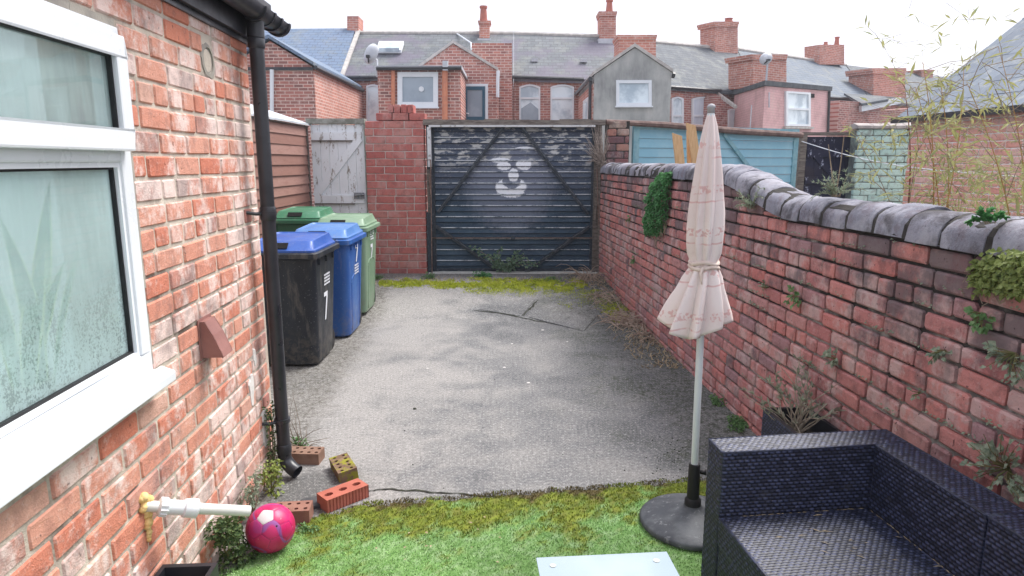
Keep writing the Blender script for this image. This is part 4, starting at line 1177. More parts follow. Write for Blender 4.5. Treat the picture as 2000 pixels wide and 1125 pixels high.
g = G('grey_render'); z = g.xyz()[2]
col = g.ramp(g.math('ADD', g.math('MULTIPLY', g.noise(.8, 5, .6), .6), g.math('MULTIPLY', g.noise(2.5, 6, .7, g.scaled(1.6, 1.6, .35)), .4)), [(.36, (.27,.275,.27)), (.5, (.42,.425,.41)), (.62, (.54,.53,.50))])
M_render = g.out(col, .95, g.bump(g.noise(12, 5), .3, .02), .1)
M_fwin = simple('far_window_white', (.80,.83,.87), (.74,.78,.82), 2, .4, 0, spec=.4)
M_fglass = simple('far_window_glass', (.80,.90,.95), (.42,.52,.60), .9, .06, 0, spec=.6, lo=.44, hi=.62)  # pale and dark patches put curtains and reflections into the pane colour
M_fglass_d = simple('far_window_dim_glass', (.22,.27,.33), (.36,.43,.50), .6, .08, 0, spec=.6)
M_curtain = simple('far_blind', (.74,.80,.86), (.56,.62,.72), 6, .8, 0, stretch=(6, 6, .1))
M_orange = simple('terracotta_pipe', (.66,.26,.15), (.55,.22,.14), 6, .7, 0)
M_teal = simple('teal_door_paint', (.02,.085,.14), (.03,.10,.16), 3, .4, 0)
M_lead = simple('lead_flashing', (.58,.60,.64), (.46,.48,.52), 3, .6, .2)
M_stone = simple('verge_mortar', (.56,.53,.50), (.42,.40,.38), 6, .95, .3)
M_pot = simple('chimney_pot', (.46,.17,.13), (.38,.14,.11), 6, .85, .2)
YH = 25.0
PL, NL = V((0, YH, 0)), V((0, -1, 0))
QX = at(1200, 150, YH).x
NR = V((math.sin(A_R), -math.cos(A_R), 0)); PR = V((QX, YH, 0))
def PN(side, back=0.0):
    return (PL - NL*back, NL) if side == 'L' else (PR - NR*back, NR)
def on(side, px, py, back=0.0):
    P, n_ = PN(side, back); return hit(px, py, P, n_)
def wallpoly(m, side, top, back, depth):
    """top: list of px points across the wall top; goes to the ground"""
    P, n_ = PN(side, back)
    t = [hit(a, b, P, n_) for a, b in top]
    pts = t + [V((t[-1].x, t[-1].y, 0)), V((t[0].x, t[0].y, 0))]
    m.prism(pts, -n_*depth)
def flat(m, side, pts, back, th, proud=True):
    P, n_ = PN(side, back)
    m.prism([hit(a, b, P, n_) for a, b in pts], n_*th)
def roofp(side, name, e, r, mat, par, back_e, back_r, over=0.15):
    m = MB()
    E = [on(side, a, b, back_e-over) for a, b in e]; Rr = [on(side, a, b, back_r) for a, b in r]
    m.prism(E + Rr[::-1], (0, .0, -.14)); return build(m, name, mat, par)
def win(par, side, x0, y0, x1, y1, back, fw=3.5, glass=None, mid=None, arch=0.0, name='window', fm=None, vbar=None):
    fm = fm or M_fwin; glass = glass or M_fglass
    m = MB()
    N = 8
    topo = [(x0+(x1-x0)*k/N, y0-arch*math.sin(math.pi*k/N)) for k in range(N+1)] if arch else [(x0, y0), (x1, y0)]
    topi = [(x0+fw+(x1-x0-2*fw)*k/N, y0+fw-arch*math.sin(math.pi*k/N)) for k in range(N+1)] if arch else [(x0+fw, y0+fw), (x1-fw, y0+fw)]
    for k in range(len(topo)-1): flat(m, side, [topo[k], topo[k+1], topi[k+1], topi[k]], back, .07)
    flat(m, side, [topo[0], topi[0], (x0+fw, y1-fw), (x0, y1)], back, .07); flat(m, side, [topi[-1], topo[-1], (x1, y1), (x1-fw, y1-fw)], back, .07)
    flat(m, side, [(x0, y1), (x0+fw, y1-fw), (x1-fw, y1-fw), (x1, y1)], back, .07)
    if mid: flat(m, side, [(x0+fw, mid-2), (x1-fw, mid-2), (x1-fw, mid+2), (x0+fw, mid+2)], back, .068)
    if vbar: flat(m, side, [(vbar-1, y0+fw), (vbar+1, y0+fw), (vbar+1, y1-fw), (vbar-1, y1-fw)], back, .066)
    w = build(m, name, fm, par)
    m = MB(); flat(m, side, topi + [(x1-fw, y1-fw), (x0+fw, y1-fw)], back, .02); build(m, 'pane', glass, w)
    m = MB(); flat(m, side, [(x0-2, y1+.3), (x1+2, y1+.3), (x1+2, y1+3), (x0-2, y1+3)], back, .12); build(m, 'sill', M_fwin if fm is M_fwin else M_stone, w)
    return w
def chim(par, side, x0, y0, x1, y1, back, depth, mat, pots=(), cap=True, name='chimney', rake=0.0):
    m = MB(); P, n_ = PN(side, back)
    cy_ = y0 + (y1-y0)*.16 if cap else y0
    m.prism([hit(x0, cy_+.2, P, n_), hit(x1, cy_+.2, P, n_), hit(x1, y1, P, n_), hit(x0, y1, P, n_)], -n_*depth)
    c = build(m, name, mat, par)
    if cap:
        m = MB()
        for ex, ya, yb in ((2.5, y0, (y0+cy_)/2), (1.2, (y0+cy_)/2+.15, cy_)):
            q = [hit(x0-ex, ya, P+n_*.06, n_), hit(x1+ex, ya, P+n_*.06, n_), hit(x1+ex, yb, P+n_*.06, n_), hit(x0-ex, yb, P+n_*.06, n_)]
            m.prism(q, -n_*(depth+.12))
        build(m, 'chimney_cap', M_stone if mat is not FBo else mat, c)
    for (px0, px1, py0) in pots:
        cc = hit((px0+px1)/2, y0, P-n_*depth*.5, n_); top = hit((px0+px1)/2, py0, P-n_*depth*.5, n_)
        r = (px1-px0)/2*(cc.y/F)
        m = MB(); h = top.z-cc.z; m.lathe([(r*1.15, -.03), (r*1.05, h*.15), (r*.85, h*.8), (r*1.1, h*.85), (r*1.1, h), (r*.7, h)], cc, 12); build(m, 'chimney_pot', M_pot, c, True, angle=40)
    return c
def gut(par, side, pts, back, w=.06, mat=None, name='gutter'):
    m = MB(); m.tube([on(side, a, b, back-.2) for a, b in pts], w, 6); return build(m, name, mat or M_blackpl, par)
TG = 'terraced houses beyond the lane'

# house with new blue slates
h1 = root('terraced_house', on('L', 590, 320), 'terraced house with new blue slate roof behind the shed', 'house', TG)
m = MB(); wallpoly(m, 'L', [(430, 132), (666, 150)], 0, 6); build(m, 'wall', FB, h1)
r1 = roofp('L', 'roof', [(420, 132), (667, 149)], [(470, 57), (694, 55)], SL_new, h1, 0, 3.4)
chim(r1, 'L', 678, 31, 700, 66, 3.2, .9, FBo, cap=False)
m = MB(); m.prism([on('L', 664, 150, -.1), on('L', 672, 150, -.1), on('L', 704, 62, 3.3), on('L', 696, 62, 3.3)], (0, 0, .08)); build(m, 'verge', M_stone, r1)
# its gabled outshot
BF = 6.0
m = MB()
P, n_ = PN('L', -BF)
apex, e0, e1 = hit(527, 80, P, n_), hit(444, 130, P, n_), hit(610, 130, P, n_)
m.prism([V((e0.x, e0.y, 0)), V((e1.x, e1.y, 0)), e1, apex, e0], V((0, BF-.02, 0))); o1 = build(m, 'outshot', FBd, h1)
m = MB()
for q in (e0, e1):
    dd = (q-apex); a = apex + V((0, -.12, .06)); b = apex + dd*1.06 + V((0, -.12, .06))
    m.prism([a, b, b+V((0, BF, 0)), a+V((0, BF, 0))], (0, 0, .09))
build(m, 'outshot_roof', SL_new, h1)
m = MB(); m.box((e0.x-.05, e0.y-.05, e0.z-.10), (e1.x+.03, e0.y-.005, e0.z-.02)); build(m, 'string_course', M_blackpl, h1)
# side face of the same wall, sunlight put into its paler brick colour
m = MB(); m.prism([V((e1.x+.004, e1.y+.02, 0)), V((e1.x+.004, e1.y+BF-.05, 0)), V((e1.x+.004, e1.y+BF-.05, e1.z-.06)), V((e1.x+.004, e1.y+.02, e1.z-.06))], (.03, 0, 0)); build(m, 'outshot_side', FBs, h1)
m = MB(); m.tube([V((e1.x+.10, e1.y-.05, e1.z-.03)), V((e1.x+.10, e1.y+BF-.1, e1.z-.03))], .06, 6); build(m, 'gutter', M_blackpl, h1)
m = MB(); m.tube([at(531, 136, YH-BF-.1), at(531, 262, YH-BF-.1)], .055, 8); build(m, 'soil_pipe', M_fwin, h1)
m = MB(); m.tube([on('L', 671, 152, -.1), on('L', 671, 300, -.1)], .05, 6); build(m, 'downpipe', M_blackpl, h1)

# house with skylight, flat outshot, gable with door
h2 = root('terraced_house', on('L', 830, 320), 'terraced house with skylight, satellite dish and flat roofed outshot behind the brick pier', 'house', TG)
m = MB(); wallpoly(m, 'L', [(667.5, 151), (1003, 152)], 0, 6); build(m, 'wall', FB, h2)
r2 = roofp('L', 'roof', [(668, 150), (1003, 151)], [(699, 65), (1003, 66)], SL_old, h2, 0, 3.4)
m = MB(); m.tube([on('L', 697, 64.5, 3.4), on('L', 1003, 65.5, 3.4)], .09, 6); build(m, 'ridge_tile', M_stone, r2)
gut(h2, 'L', [(664, 151), (738, 151)], 0)
m = MB(); m.prism([on('L', 736, 104, 1.55), on('L', 784, 104, 1.55), on('L', 789, 87, 2.25), on('L', 741, 87, 2.25)], (0, -.05, .12)); sk = build(m, 'skylight', M_fwin, r2)
m = MB(); m.prism([on('L', 741, 101, 1.48), on('L', 780, 101, 1.48), on('L', 784, 90, 2.0), on('L', 745, 90, 2.0)], (0, -.05, .13)); build(m, 'pane', M_fglass, sk)
win(h2, 'L', 716, 168, 742, 238, 0, 3, arch=3)
# flat outshot
BQ = 5.0
m = MB(); wallpoly(m, 'L', [(737, 135), (899, 135)], -BQ, BQ-.02); build(m, 'outshot', FBd, h2)
m = MB(); P, n_ = PN('L', -BQ-.12); m.prism([hit(734, 128, P, n_), hit(902, 128, P, n_), hit(902, 134.6, P, n_), hit(734, 134.6, P, n_)], -n_*(BQ+.1)); build(m, 'flat_roof', M_lead, h2)
gut(h2, 'L', [(735, 134), (901, 133)], -BQ, .055)
win(h2, 'L', 777, 141, 856, 209, -BQ, 9.5, glass=M_fglass_d)
m = MB(); q = on('L', 823, 174, -BQ-.06); m.lathe([(.001, 0), (.075, 0), (.075, .02), (.001, .02)], (0,0,0), 16); m.v = [V((q.x+v.x, q.y-v.z, q.z+v.y)) for v in m.v]; build(m, 'round_vent', M_fwin, h2)
for px, w in ((768, .06), (869, .085)):
    m = MB(); m.tube([on('L', px, 137, -BQ-.09), on('L', px, 262, -BQ-.09)], w, 8); build(m, 'soil_pipe', M_orange, h2)
m = MB(); m.box(on('L', 866, 136, -BQ) - V((.0, .24, .05)), on('L', 876, 128, -BQ) + V((0, -.06, .1))); build(m, 'hopper', M_lead, h2)
# gable with the door
BG = 2.6
m = MB(); P, n_ = PN('L', -BG)
t = [hit(a, b, P, n_) for a, b in ((812, 137), (885, 86), (972, 138))]
m.prism(t + [V((t[2].x, t[2].y, 0)), V((t[0].x, t[0].y, 0))], -n_*(BG-.02)); build(m, 'gable', FB, h2)
m = MB()
for a, b in (((811, 137), (885, 84)), ((885, 84), (973, 138))):
    pa, pb = hit(*a, P+n_*.1, n_), hit(*b, P+n_*.1, n_); m.prism([pa, pb, pb-n_*(BG+1), pa-n_*(BG+1)], (0, 0, .09))
build(m, 'gable_roof', M_stone, h2)
dr = win(h2, 'L', 902, 164, 953, 262, -BG, 5, glass=M_fwin, name='door')
m = MB(); P2 = -BG-.075
flat(m, 'L', [(908, 169), (947, 169), (947, 176), (908, 176)], P2, .05); flat(m, 'L', [(908, 176), (913, 176), (913, 228), (908, 228)], P2, .05); flat(m, 'L', [(942, 176), (947, 176), (947, 228), (942, 228)], P2, .05); flat(m, 'L', [(908, 228), (947, 228), (947, 262), (908, 262)], P2, .05)
build(m, 'door_leaf', M_teal, dr)
m = MB(); flat(m, 'L', [(913, 176), (942, 176), (942, 228), (913, 228)], P2, .02); build(m, 'door_pane', M_fglass_d, dr)
m = MB(); m.tube([on('L', 911, 221, -BG-.16), on('L', 916, 222, -BG-.16)], .02, 6); build(m, 'door_handle', M_fwin, dr)
m = MB(); m.tube([on('L', 973, 138, -BG-.1), on('L', 972, 160, -BG-.1), on('L', 972, 190, -BG-.1)], .06, 6); build(m, 'downpipe', M_fwin, h2)
# big chimney breast and slim stack
m = MB(); wallpoly(m, 'L', [(921, 84), (1000, 84)], -1.4, 3.6); build(m, 'chimney_breast', FB, h2)
chim(r2, 'L', 936, 40, 956, 78, 3.0, .6, FBo, pots=((938, 951, 12),))
m = MB(); m.box(on('L', 933, 82, 2.9) + V((0, -.1, -.3)), on('L', 959, 76, 2.9) + V((0, .6, 0))); build(m, 'flashing', M_lead, r2)
m = MB(); m.tube([on('L', 893, 66, 3.3), on('L', 920, 84, 1.5), on('L', 921, 96, -1.45)], .03, 6); build(m, 'aerial_cable', M_fwin, r2)
# satellite dish on a pole
def dish(par_lab, side, px, py, back, r, foot_px, foot_py):
    c = on(side, px, py, back); rt = root('satellite_dish', on(side, foot_px, foot_py, back), par_lab, 'satellite dish')
    m = MB(); m.lathe([(.001, .0), (r*.5, -.03), (r, -.12), (r, -.10), (r*.5, -.01), (.001, .02)], (0,0,0), 20, cap=False)
    Mx = Matrix.Rotation(math.radians(-38), 3, 'Z') @ Matrix.Rotation(math.radians(74), 3, 'X'); m.v = [Mx @ v + c for v in m.v]; build(m, 'dish', M_lead, rt, True, angle=60)
    m = MB(); m.tube([c + V((.05, .1, -.1)), V((rt.location.x, rt.location.y+.1, c.z-.2)), V((rt.location.x, rt.location.y+.1, rt.location.z))], .035, 6); build(m, 'mast', M_lead, rt)
    m = MB(); m.tube([c+V((0, 0, -r*.9)), c+V((.05, -r*.9, -r*.55))], .025, 5); m.box(c+V((-.0, -r-.05, -r*.65)), c+V((.1, -r+.1, -r*.40)))
    build(m, 'feed_arm', M_blackpl, rt)
dish('pale satellite dish on a mast beside the flat roofed outshot', 'L', 719, 102, -5.0, .30, 736, 150)
dish('small satellite dish on a mast above the pink painted house', 'R', 1494, 112, -3.6, .22, 1497, 182)

# house with two arched windows
h3 = root('terraced_house', on('L', 1100, 320), 'terraced house with two white arched windows straight above the black gate', 'house', TG)
m = MB(); wallpoly(m, 'L', [(1003.5, 153), (1205, 158)], 0, 6); build(m, 'wall', FB, h3)
r3 = roofp('L', 'roof', [(1003.5, 151), (1210, 157)], [(1003.5, 66), (1215, 73)], SL_old, h3, 0, 3.4)
m = MB(); m.tube([on('L', 1003.5, 65.5, 3.4), on('L', 1210, 72.5, 3.4)], .09, 6); build(m, 'ridge_tile', M_stone, r3)
gut(h3, 'L', [(998, 150), (1140, 155)], 0)
for x0, x1 in ((1014, 1055), (1075, 1121)):
    w_ = win(h3, 'L', x0, 170, x1, 262, 0, 3, mid=192, arch=5, glass=M_fglass)
    m = MB()
    for k in range(9):
        t0, t1 = k/9, (k+1)/9-.012
        def ap(t, d): return (x0-1+(x1-x0+2)*t, 169-5*math.sin(math.pi*t)-d)
        flat(m, 'L', [ap(t0, 0), ap(t1, 0), ap(t1, 8), ap(t0, 8)], 0, .02)
    build(m, 'brick_arch', FBo, w_)
m = MB(); flat(m, 'L', [(1018, 212), (1036, 200), (1051, 213), (1051, 262), (1018, 262)], -.022, .02); build(m, 'dark_blind', M_fglass_d, h3)
chim(r3, 'L', 1172, 22, 1203, 78, 3.0, .8, FBo, pots=((1184, 1196, 0),))
m = MB(); m.box(on('L', 1168, 84, 2.9) + V((0, -.1, -.3)), on('L', 1206, 76, 2.9) + V((0, .6, 0))); build(m, 'flashing', M_lead, r3)
for px, py in ((1044, 121), (1140, 122)):
    m = MB(); p = on('L', px, py, 1.1); m.box(p - V((.12, .1, .0)), p + V((.12, .1, .12))); build(m, 'roof_vent', M_lead, r3)

# grey rendered gable house
h4 = root('rendered_house', on('L', 1236, 320, -4.5), 'grey rendered gabled house with a wide white window and brick stack', 'house', TG)
BR = 4.5
m = MB(); P, n_ = PN('L', -BR)
t = [hit(a, b, P, n_) for a, b in ((1161, 146), (1240, 93), (1312, 141))]
m.prism(t + [V((t[2].x, t[2].y, 0)), V((t[0].x, t[0].y, 0))], -n_*(BR+1)); build(m, 'wall', M_render, h4)
m = MB()
for a, b in (((1159, 146), (1240, 91)), ((1240, 91), (1315, 141))):
    pa, pb = hit(*a, P+n_*.06, n_), hit(*b, P+n_*.06, n_); m.prism([pa, pb, pb-n_*(BR+2), pa-n_*(BR+2)], (0, 0, .10))
build(m, 'roof', M_stone, h4)
win(h4, 'L', 1203, 157, 1272, 207, -BR, 6)
x_ = t[0].x - .004
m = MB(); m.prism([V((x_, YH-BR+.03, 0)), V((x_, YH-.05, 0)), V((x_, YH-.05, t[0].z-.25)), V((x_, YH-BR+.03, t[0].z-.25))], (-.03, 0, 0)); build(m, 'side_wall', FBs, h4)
m = MB(); ya, yb = YH-BR+.9, YH-BR+2.3
z1, z0 = t[0].z-.55, 1.9
m.prism([V((x_-.034, ya, z0)), V((x_-.034, yb, z0)), V((x_-.034, yb, z1)), V((x_-.034, ya, z1))], (-.05, 0, 0)); sw = build(m, 'window', M_fwin, h4)
m = MB(); m.prism([V((x_-.086, ya+.12, z0+.12)), V((x_-.086, yb-.12, z0+.12)), V((x_-.086, yb-.12, z1-.12)), V((x_-.086, ya+.12, z1-.12))], (-.01, 0, 0)); build(m, 'pane', M_fglass, sw)
m = MB(); m.tube([V((x_-.12, YH-BR-.05, t[0].z-.12)), V((x_-.12, YH-.1, t[0].z-.12))], .07, 6); m.tube([V((x_-.10, YH-BR+.12, t[0].z-.12)), V((x_-.10, YH-BR+.12, .2))], .05, 6); build(m, 'gutter', M_blackpl, h4)
m = MB(); m.tube([at(1313, 146, YH-BR-.05), at(1318, 147, YH-BR-.05)], .09, 6); build(m, 'gutter_end', M_blackpl, h4)
chim(h4, 'L', 1208, 68, 1281, 122, -1.0, 1.0, FBo)

# turned part of the row
h5 = root('terraced_house', on('R', 1360, 320), 'sooty brick terraced house with arched windows right of the grey rendered gable', 'house', TG)
m = MB(); wallpoly(m, 'R', [(1240, 165), (1440, 178)], 0, 6); build(m, 'wall', FBr, h5)
r5 = roofp('R', 'roof', [(1240, 164), (1478, 181)], [(1240, 80), (1440, 98)], SL_r, h5, 0, 3.6)
m = MB(); m.tube([on('R', 1240, 79.5, 3.6), on('R', 1440, 97.5, 3.6)], .10, 6); build(m, 'ridge_tile', M_stone, r5)
gut(h5, 'R', [(1300, 169), (1408, 177)], 0)
for x0, x1, gl in ((1310, 1333, M_fglass), (1350, 1394, M_curtain)):
    w_ = win(h5, 'R', x0, 193, x1, 262, 0, 3, mid=226, arch=4, glass=gl)
    m = MB()
    for k in range(8):
        t0, t1 = k/8, (k+1)/8-.012
        def ap(t, d): return (x0-1+(x1-x0+2)*t, 192-4*math.sin(math.pi*t)-d)
        flat(m, 'R', [ap(t0, 0), ap(t1, 0), ap(t1, 8), ap(t0, 8)], 0, .02)
    build(m, 'brick_arch', FBo, w_)
chim(r5, 'R', 1397, 42, 1441, 104, 3.2, .9, FBo, pots=((1416, 1430, 36),))
m = MB(); m.prism([on('R', 1404, 180, -.25), on('R', 1440, 206, -2.6), on('R', 1440, 211, -2.6), on('R', 1404, 186, -.25)], (0, .3, 0)); build(m, 'verge', M_stone, h5)
m = MB(); wallpoly(m, 'R', [(1398, 184), (1436, 205)], -.6, .58); build(m, 'return_wall', FBr, h5)
win(h5, 'R', 1421, 215, 1436, 262, -.6, 2, arch=2)

h6 = root('pink_house', on('R', 1560, 320, -4), 'pink painted flat roofed outshot with a sash window above the navy door', 'house', TG)
# corner at 1495: face A turned to the yard, face B running back
c0, c1, c2 = on('R', 1495, 168, -4.2), on('R', 1622, 178, -2.6), on('R', 1434, 186, -.4)
zp = c0.z
m = MB()
top = [V((c0.x, c0.y, zp)), V((c1.x, c1.y, c1.z)), V((c2.x + (c1.x-c0.x), c2.y+(c1.y-c0.y), c1.z)), V((c2.x, c2.y, c2.z))]
m.loft([[V((p.x, p.y, 0)) for p in top], top]); build(m, 'wall', FBp, h6)
m = MB(); cc = sum(top, V())/4
m.prism([p + (p-cc)*.035 + V((0, 0, .01)) for p in top], (0, 0, .16)); build(m, 'flat_roof', simple('dark_felt', (.05,.06,.07), (.09,.10,.11), 3, .7, .2), h6)
fn = V((c1.y-c0.y, -(c1.x-c0.x), 0)).normalized()
def pk(px, py, o=0.0): return hit(px, py, V((c0.x, c0.y, 0)) + fn*o, fn)
m = MB()
for q in ([(1532, 178), (1580, 181), (1576, 185), (1536, 182)], [(1532, 178), (1536, 182), (1536, 242), (1532, 246)], [(1576, 185), (1580, 181), (1580, 247), (1576, 243)], [(1532, 246), (1536, 242), (1576, 243), (1580, 247)], [(1536, 210), (1576, 212), (1576, 216), (1536, 214)]):
    m.prism([pk(a, b) for a, b in q], fn*.07)
pw = build(m, 'window', M_fwin, h6)
m = MB(); m.prism([pk(a, b) for a, b in ((1536, 182), (1576, 185), (1576, 243), (1536, 242))], fn*.02); build(m, 'pane', M_fglass, pw)
m = MB(); m.prism([pk(a, b) for a, b in ((1528, 247), (1584, 248), (1584, 252), (1528, 251))], fn*.12); build(m, 'sill', M_stone, pw)
m = MB(); m.prism([pk(a, b) for a, b in ((1583, 183), (1590, 183), (1590, 191), (1583, 191))], fn*.02); build(m, 'air_vent', M_dark, h6)
m = MB(); m.tube([pk(1620, 178, .06), pk(1617, 262, .06)], .05, 6); build(m, 'downpipe', M_blackpl, h6)
m = MB(); m.tube([pk(1502, 180, .05), pk(1502, 210, .05)], .025, 5); m.tube([V((c0.x, c0.y, zp-.6)) + V((-.35, .2, 0)), V((c0.x, c0.y, zp-1.4)) + V((-.35, .2, 0)), V((c2.x, c2.y, zp-1.9)) + V((0, -.1, 0))], .018, 5); build(m, 'cable', M_lead, h6)
chim(h6, 'R', 1471, 106, 1536, 170, -1.2, 1.2, FBo)

h7 = root('terraced_house', on('R', 1620, 320), 'terraced house with pale smooth slates behind the pink outshot', 'house', TG)
m = MB(); wallpoly(m, 'R', [(1450, 182), (1690, 192)], 0, 6); build(m, 'wall', FBr, h7)
r7 = roofp('R', 'roof', [(1479, 181), (1700, 196)], [(1441, 97), (1652, 128)], SL_rp, h7, 0, 3.8)
m = MB(); m.tube([on('R', 1441, 96.5, 3.8), on('R', 1652, 127.5, 3.8)], .10, 6); build(m, 'ridge_tile', M_stone, r7)
gut(h7, 'R', [(1610, 190), (1660, 193)], 0)
chim(r7, 'R', 1601, 87, 1649, 126, 3.4, .9, FBo, pots=((1609, 1616, 82), (1630, 1638, 72)), cap=False)
win(h7, 'R', 1620, 213, 1640, 262, 0, 3, glass=M_curtain)
m = MB(); wallpoly(m, 'R', [(1640, 196), (1700, 200)], -2.2, 2.15); build(m, 'outshot', FBr, h7)
m = MB(); m.prism([on('R', 1648, 186, .0), on('R', 1728, 192, .0), on('R', 1735, 198, -2.5), on('R', 1683, 207, -2.5)], (0, 0, .1)); build(m, 'outshot_roof', SL_r, h7)

h8 = root('terraced_house', on('R', 1750, 320), 'farthest terraced house with a wide brick stack seen through the bamboo', 'house', TG)
m = MB(); wallpoly(m, 'R', [(1690.5, 195), (1900, 214)], 0, 6); build(m, 'wall', FBr, h8)
r8 = roofp('R', 'roof', [(1701, 196), (1900, 214)], [(1653, 127), (1860, 152)], SL_r, h8, 0, 3.8)
chim(r8, 'R', 1706, 133, 1768, 200, .4, 1.3, FBo)
chim(r8, 'R', 1800, 136, 1822, 160, 3.4, .9, FBo)
m = MB(); m.prism([on('R', 1683, 206, -2.4), on('R', 1760, 190, -2.4), on('R', 1760, 202, -2.4), on('R', 1683, 218, -2.4)], (0, .3, 0)); build(m, 'white_fascia', M_fwin, h8)
m = MB(); wallpoly(m, 'R', [(1683.5, 219), (1860, 205)], -2.2, 2.15); build(m, 'outshot', FBr, h8)

# ---------------------------------------------------------------- parasol
UC = gnd(1351, 1024)
UC.z = 0
um = root('parasol', UC, 'closed cream parasol with pink pattern, tied round the waist', 'parasol')
g = G('parasol_cloth')
x, y, z = g.xyz()
col = g.mix(g.step(g.noise(3, 4, .6), .4, .65), (.80,.71,.68), (.74,.63,.60))
zz = g.math('ADD', z, g.math('MULTIPLY', g.noise(5, 2, .5, g.scaled(1, 1, .3)), .07))
for z0, per in ((0.0, .185),):
    fr = g.math('FRACT', g.math('DIVIDE', zz, per))
    line = g.math('ADD', g.step(g.math('ABSOLUTE', g.math('SUBTRACT', fr, .5)), .028, .010), g.math('MULTIPLY', g.step(g.math('ABSOLUTE', g.math('SUBTRACT', fr, .78)), .11, .07), g.step(g.noise(60, 2, .5), .50, .56)))
    col = g.mix(g.math('MULTIPLY', line, g.math('MULTIPLY', g.step(g.noise(9, 3), .36, .5), .6)), col, (.62,.30,.28))
col = g.mix(g.math('MULTIPLY', g.step(g.noise(11, 5, .7), .60, .75), .3), col, (.52,.42,.36))
M_cloth = g.out(col, .9, g.bump(g.noise(140, 3), .15, .003), .1)
m = MB(); N = 96
UT = at(1389, 212, UC.y)
ax = lambda zq: V((UC.x + (UT.x-UC.x)*zq/UT.z, UC.y, zq))
zrow = [1.905, 1.885, 1.855, 1.80, 1.72, 1.64, 1.56, 1.48, 1.41, 1.35, 1.30, 1.275, 1.255, 1.235, 1.20, 1.15, 1.10, 1.05, 1.01, .98, .965]
rad = [.012, .018, .026, .036, .047, .056, .063, .068, .069, .066, .061, .056, .055, .059, .070, .083, .095, .105, .113, .118, .120]
rings = []
for zq, r in zip(zrow, rad):
    ring = []
    t = min(1, max(0, (1.93-zq)/.6)); fl = max(0, (1.235-zq)/.27)
    for k in range(N):
        a = 2*math.pi*k/N
        pl = math.sin(8*a + 1.6*math.sin(zq*2.2) + .6*math.sin(3*a))
        fold = 1 - 2*abs(math.asin(max(-1, min(1, math.sin(4*a + .8*math.sin(zq*2.2) + .3*math.sin(3*a)))))/(math.pi/2))**1.25
        amp = .10 + .14*t + .13*fl
        tie = math.exp(-((zq-1.255)/.03)**2)
        rr_ = r*(1 + amp*fold*(1-.7*tie) + .10*math.sin(2*a+.8)*fl + .05*nz(math.cos(a)*3, math.sin(a)*3, zq*7))
        hem = 0
        if zq < 1.15: hem = (1.15-zq)*(.13*math.sin(2*a+2.4) + .07*fold)
        ring.append(ax(zq) + V((rr_*math.cos(a) - .032*fl*(1 if fl > 0 else 0), rr_*math.sin(a), hem)))
    rings.append(ring)
m.loft(rings, cap=False)
can = build(m, 'canopy', M_cloth, um, True)
sol = can.modifiers.new('thickness', 'SOLIDIFY'); sol.thickness = .003
m = MB()
for dz, w in ((.008, .060), (-.012, .062)):
    m.tube([ax(1.255+dz+.006*math.sin(3*2*math.pi*k/24+dz*90)) + V((w*math.cos(2*math.pi*k/24), w*math.sin(2*math.pi*k/24), 0)) for k in range(25)], .009, 6)
m.tube([ax(1.25)+V((-.02, -.062, 0)), ax(1.22)+V((-.035, -.072, 0)), ax(1.18)+V((-.03, -.088, 0))], [.008, .006, .003], 6)
build(m, 'tie', simple('cream_tie', (.72,.62,.54), (.62,.50,.44), 30, .9, .2), um, True)
m = MB(); m.tube([ax(.05), ax(1.90)], .0165, 16); build(m, 'pole', simple('pale_pole_paint', (.72,.77,.80), (.64,.69,.72), 4, .4, .05, spec=.5), um, True, angle=40)
m = MB(); m.lathe([(.0, .0), (.017, 0), (.015, .018), (.02, .022), (.014, .034), (.002, .038)], ax(1.902), 14); build(m, 'finial', simple('grey_finial', (.4,.4,.42), None, 5, .5, 0), um, True)
g = G('weathered_base_plastic')
col = g.mix(g.step(g.noise(5, 6, .65), .36, .66), (.045,.05,.06), (.13,.14,.15))
col = g.mix(g.math('MULTIPLY', g.step(g.noise(28, 5, .75), .56, .68), .5), col, (.32,.33,.34))
M_ub = g.out(col, .6, g.bump(g.noise(70, 4), .15, .003), .4)
m = MB(); m.lathe([(.001, .004), (.232, .004), (.245, .012), (.246, .026), (.236, .036), (.20, .046), (.13, .062), (.07, .078), (.046, .092), (.040, .104), (.001, .104)], UC, 48, cap=False); build(m, 'base', M_ub, um, True, angle=50)
m = MB(); m.tube([ax(.09), ax(.13), ax(.14), ax(.305), ax(.310)], [.040, .038, .029, .0265, .024], 20); build(m, 'sleeve', M_rubber, um, True, angle=40)
m = MB(); p = ax(.27); m.tube([p+V((.02, -.0, 0)), p+V((.055, -.01, 0))], [.008, .014], 8); build(m, 'knob', M_rubber, um, True)

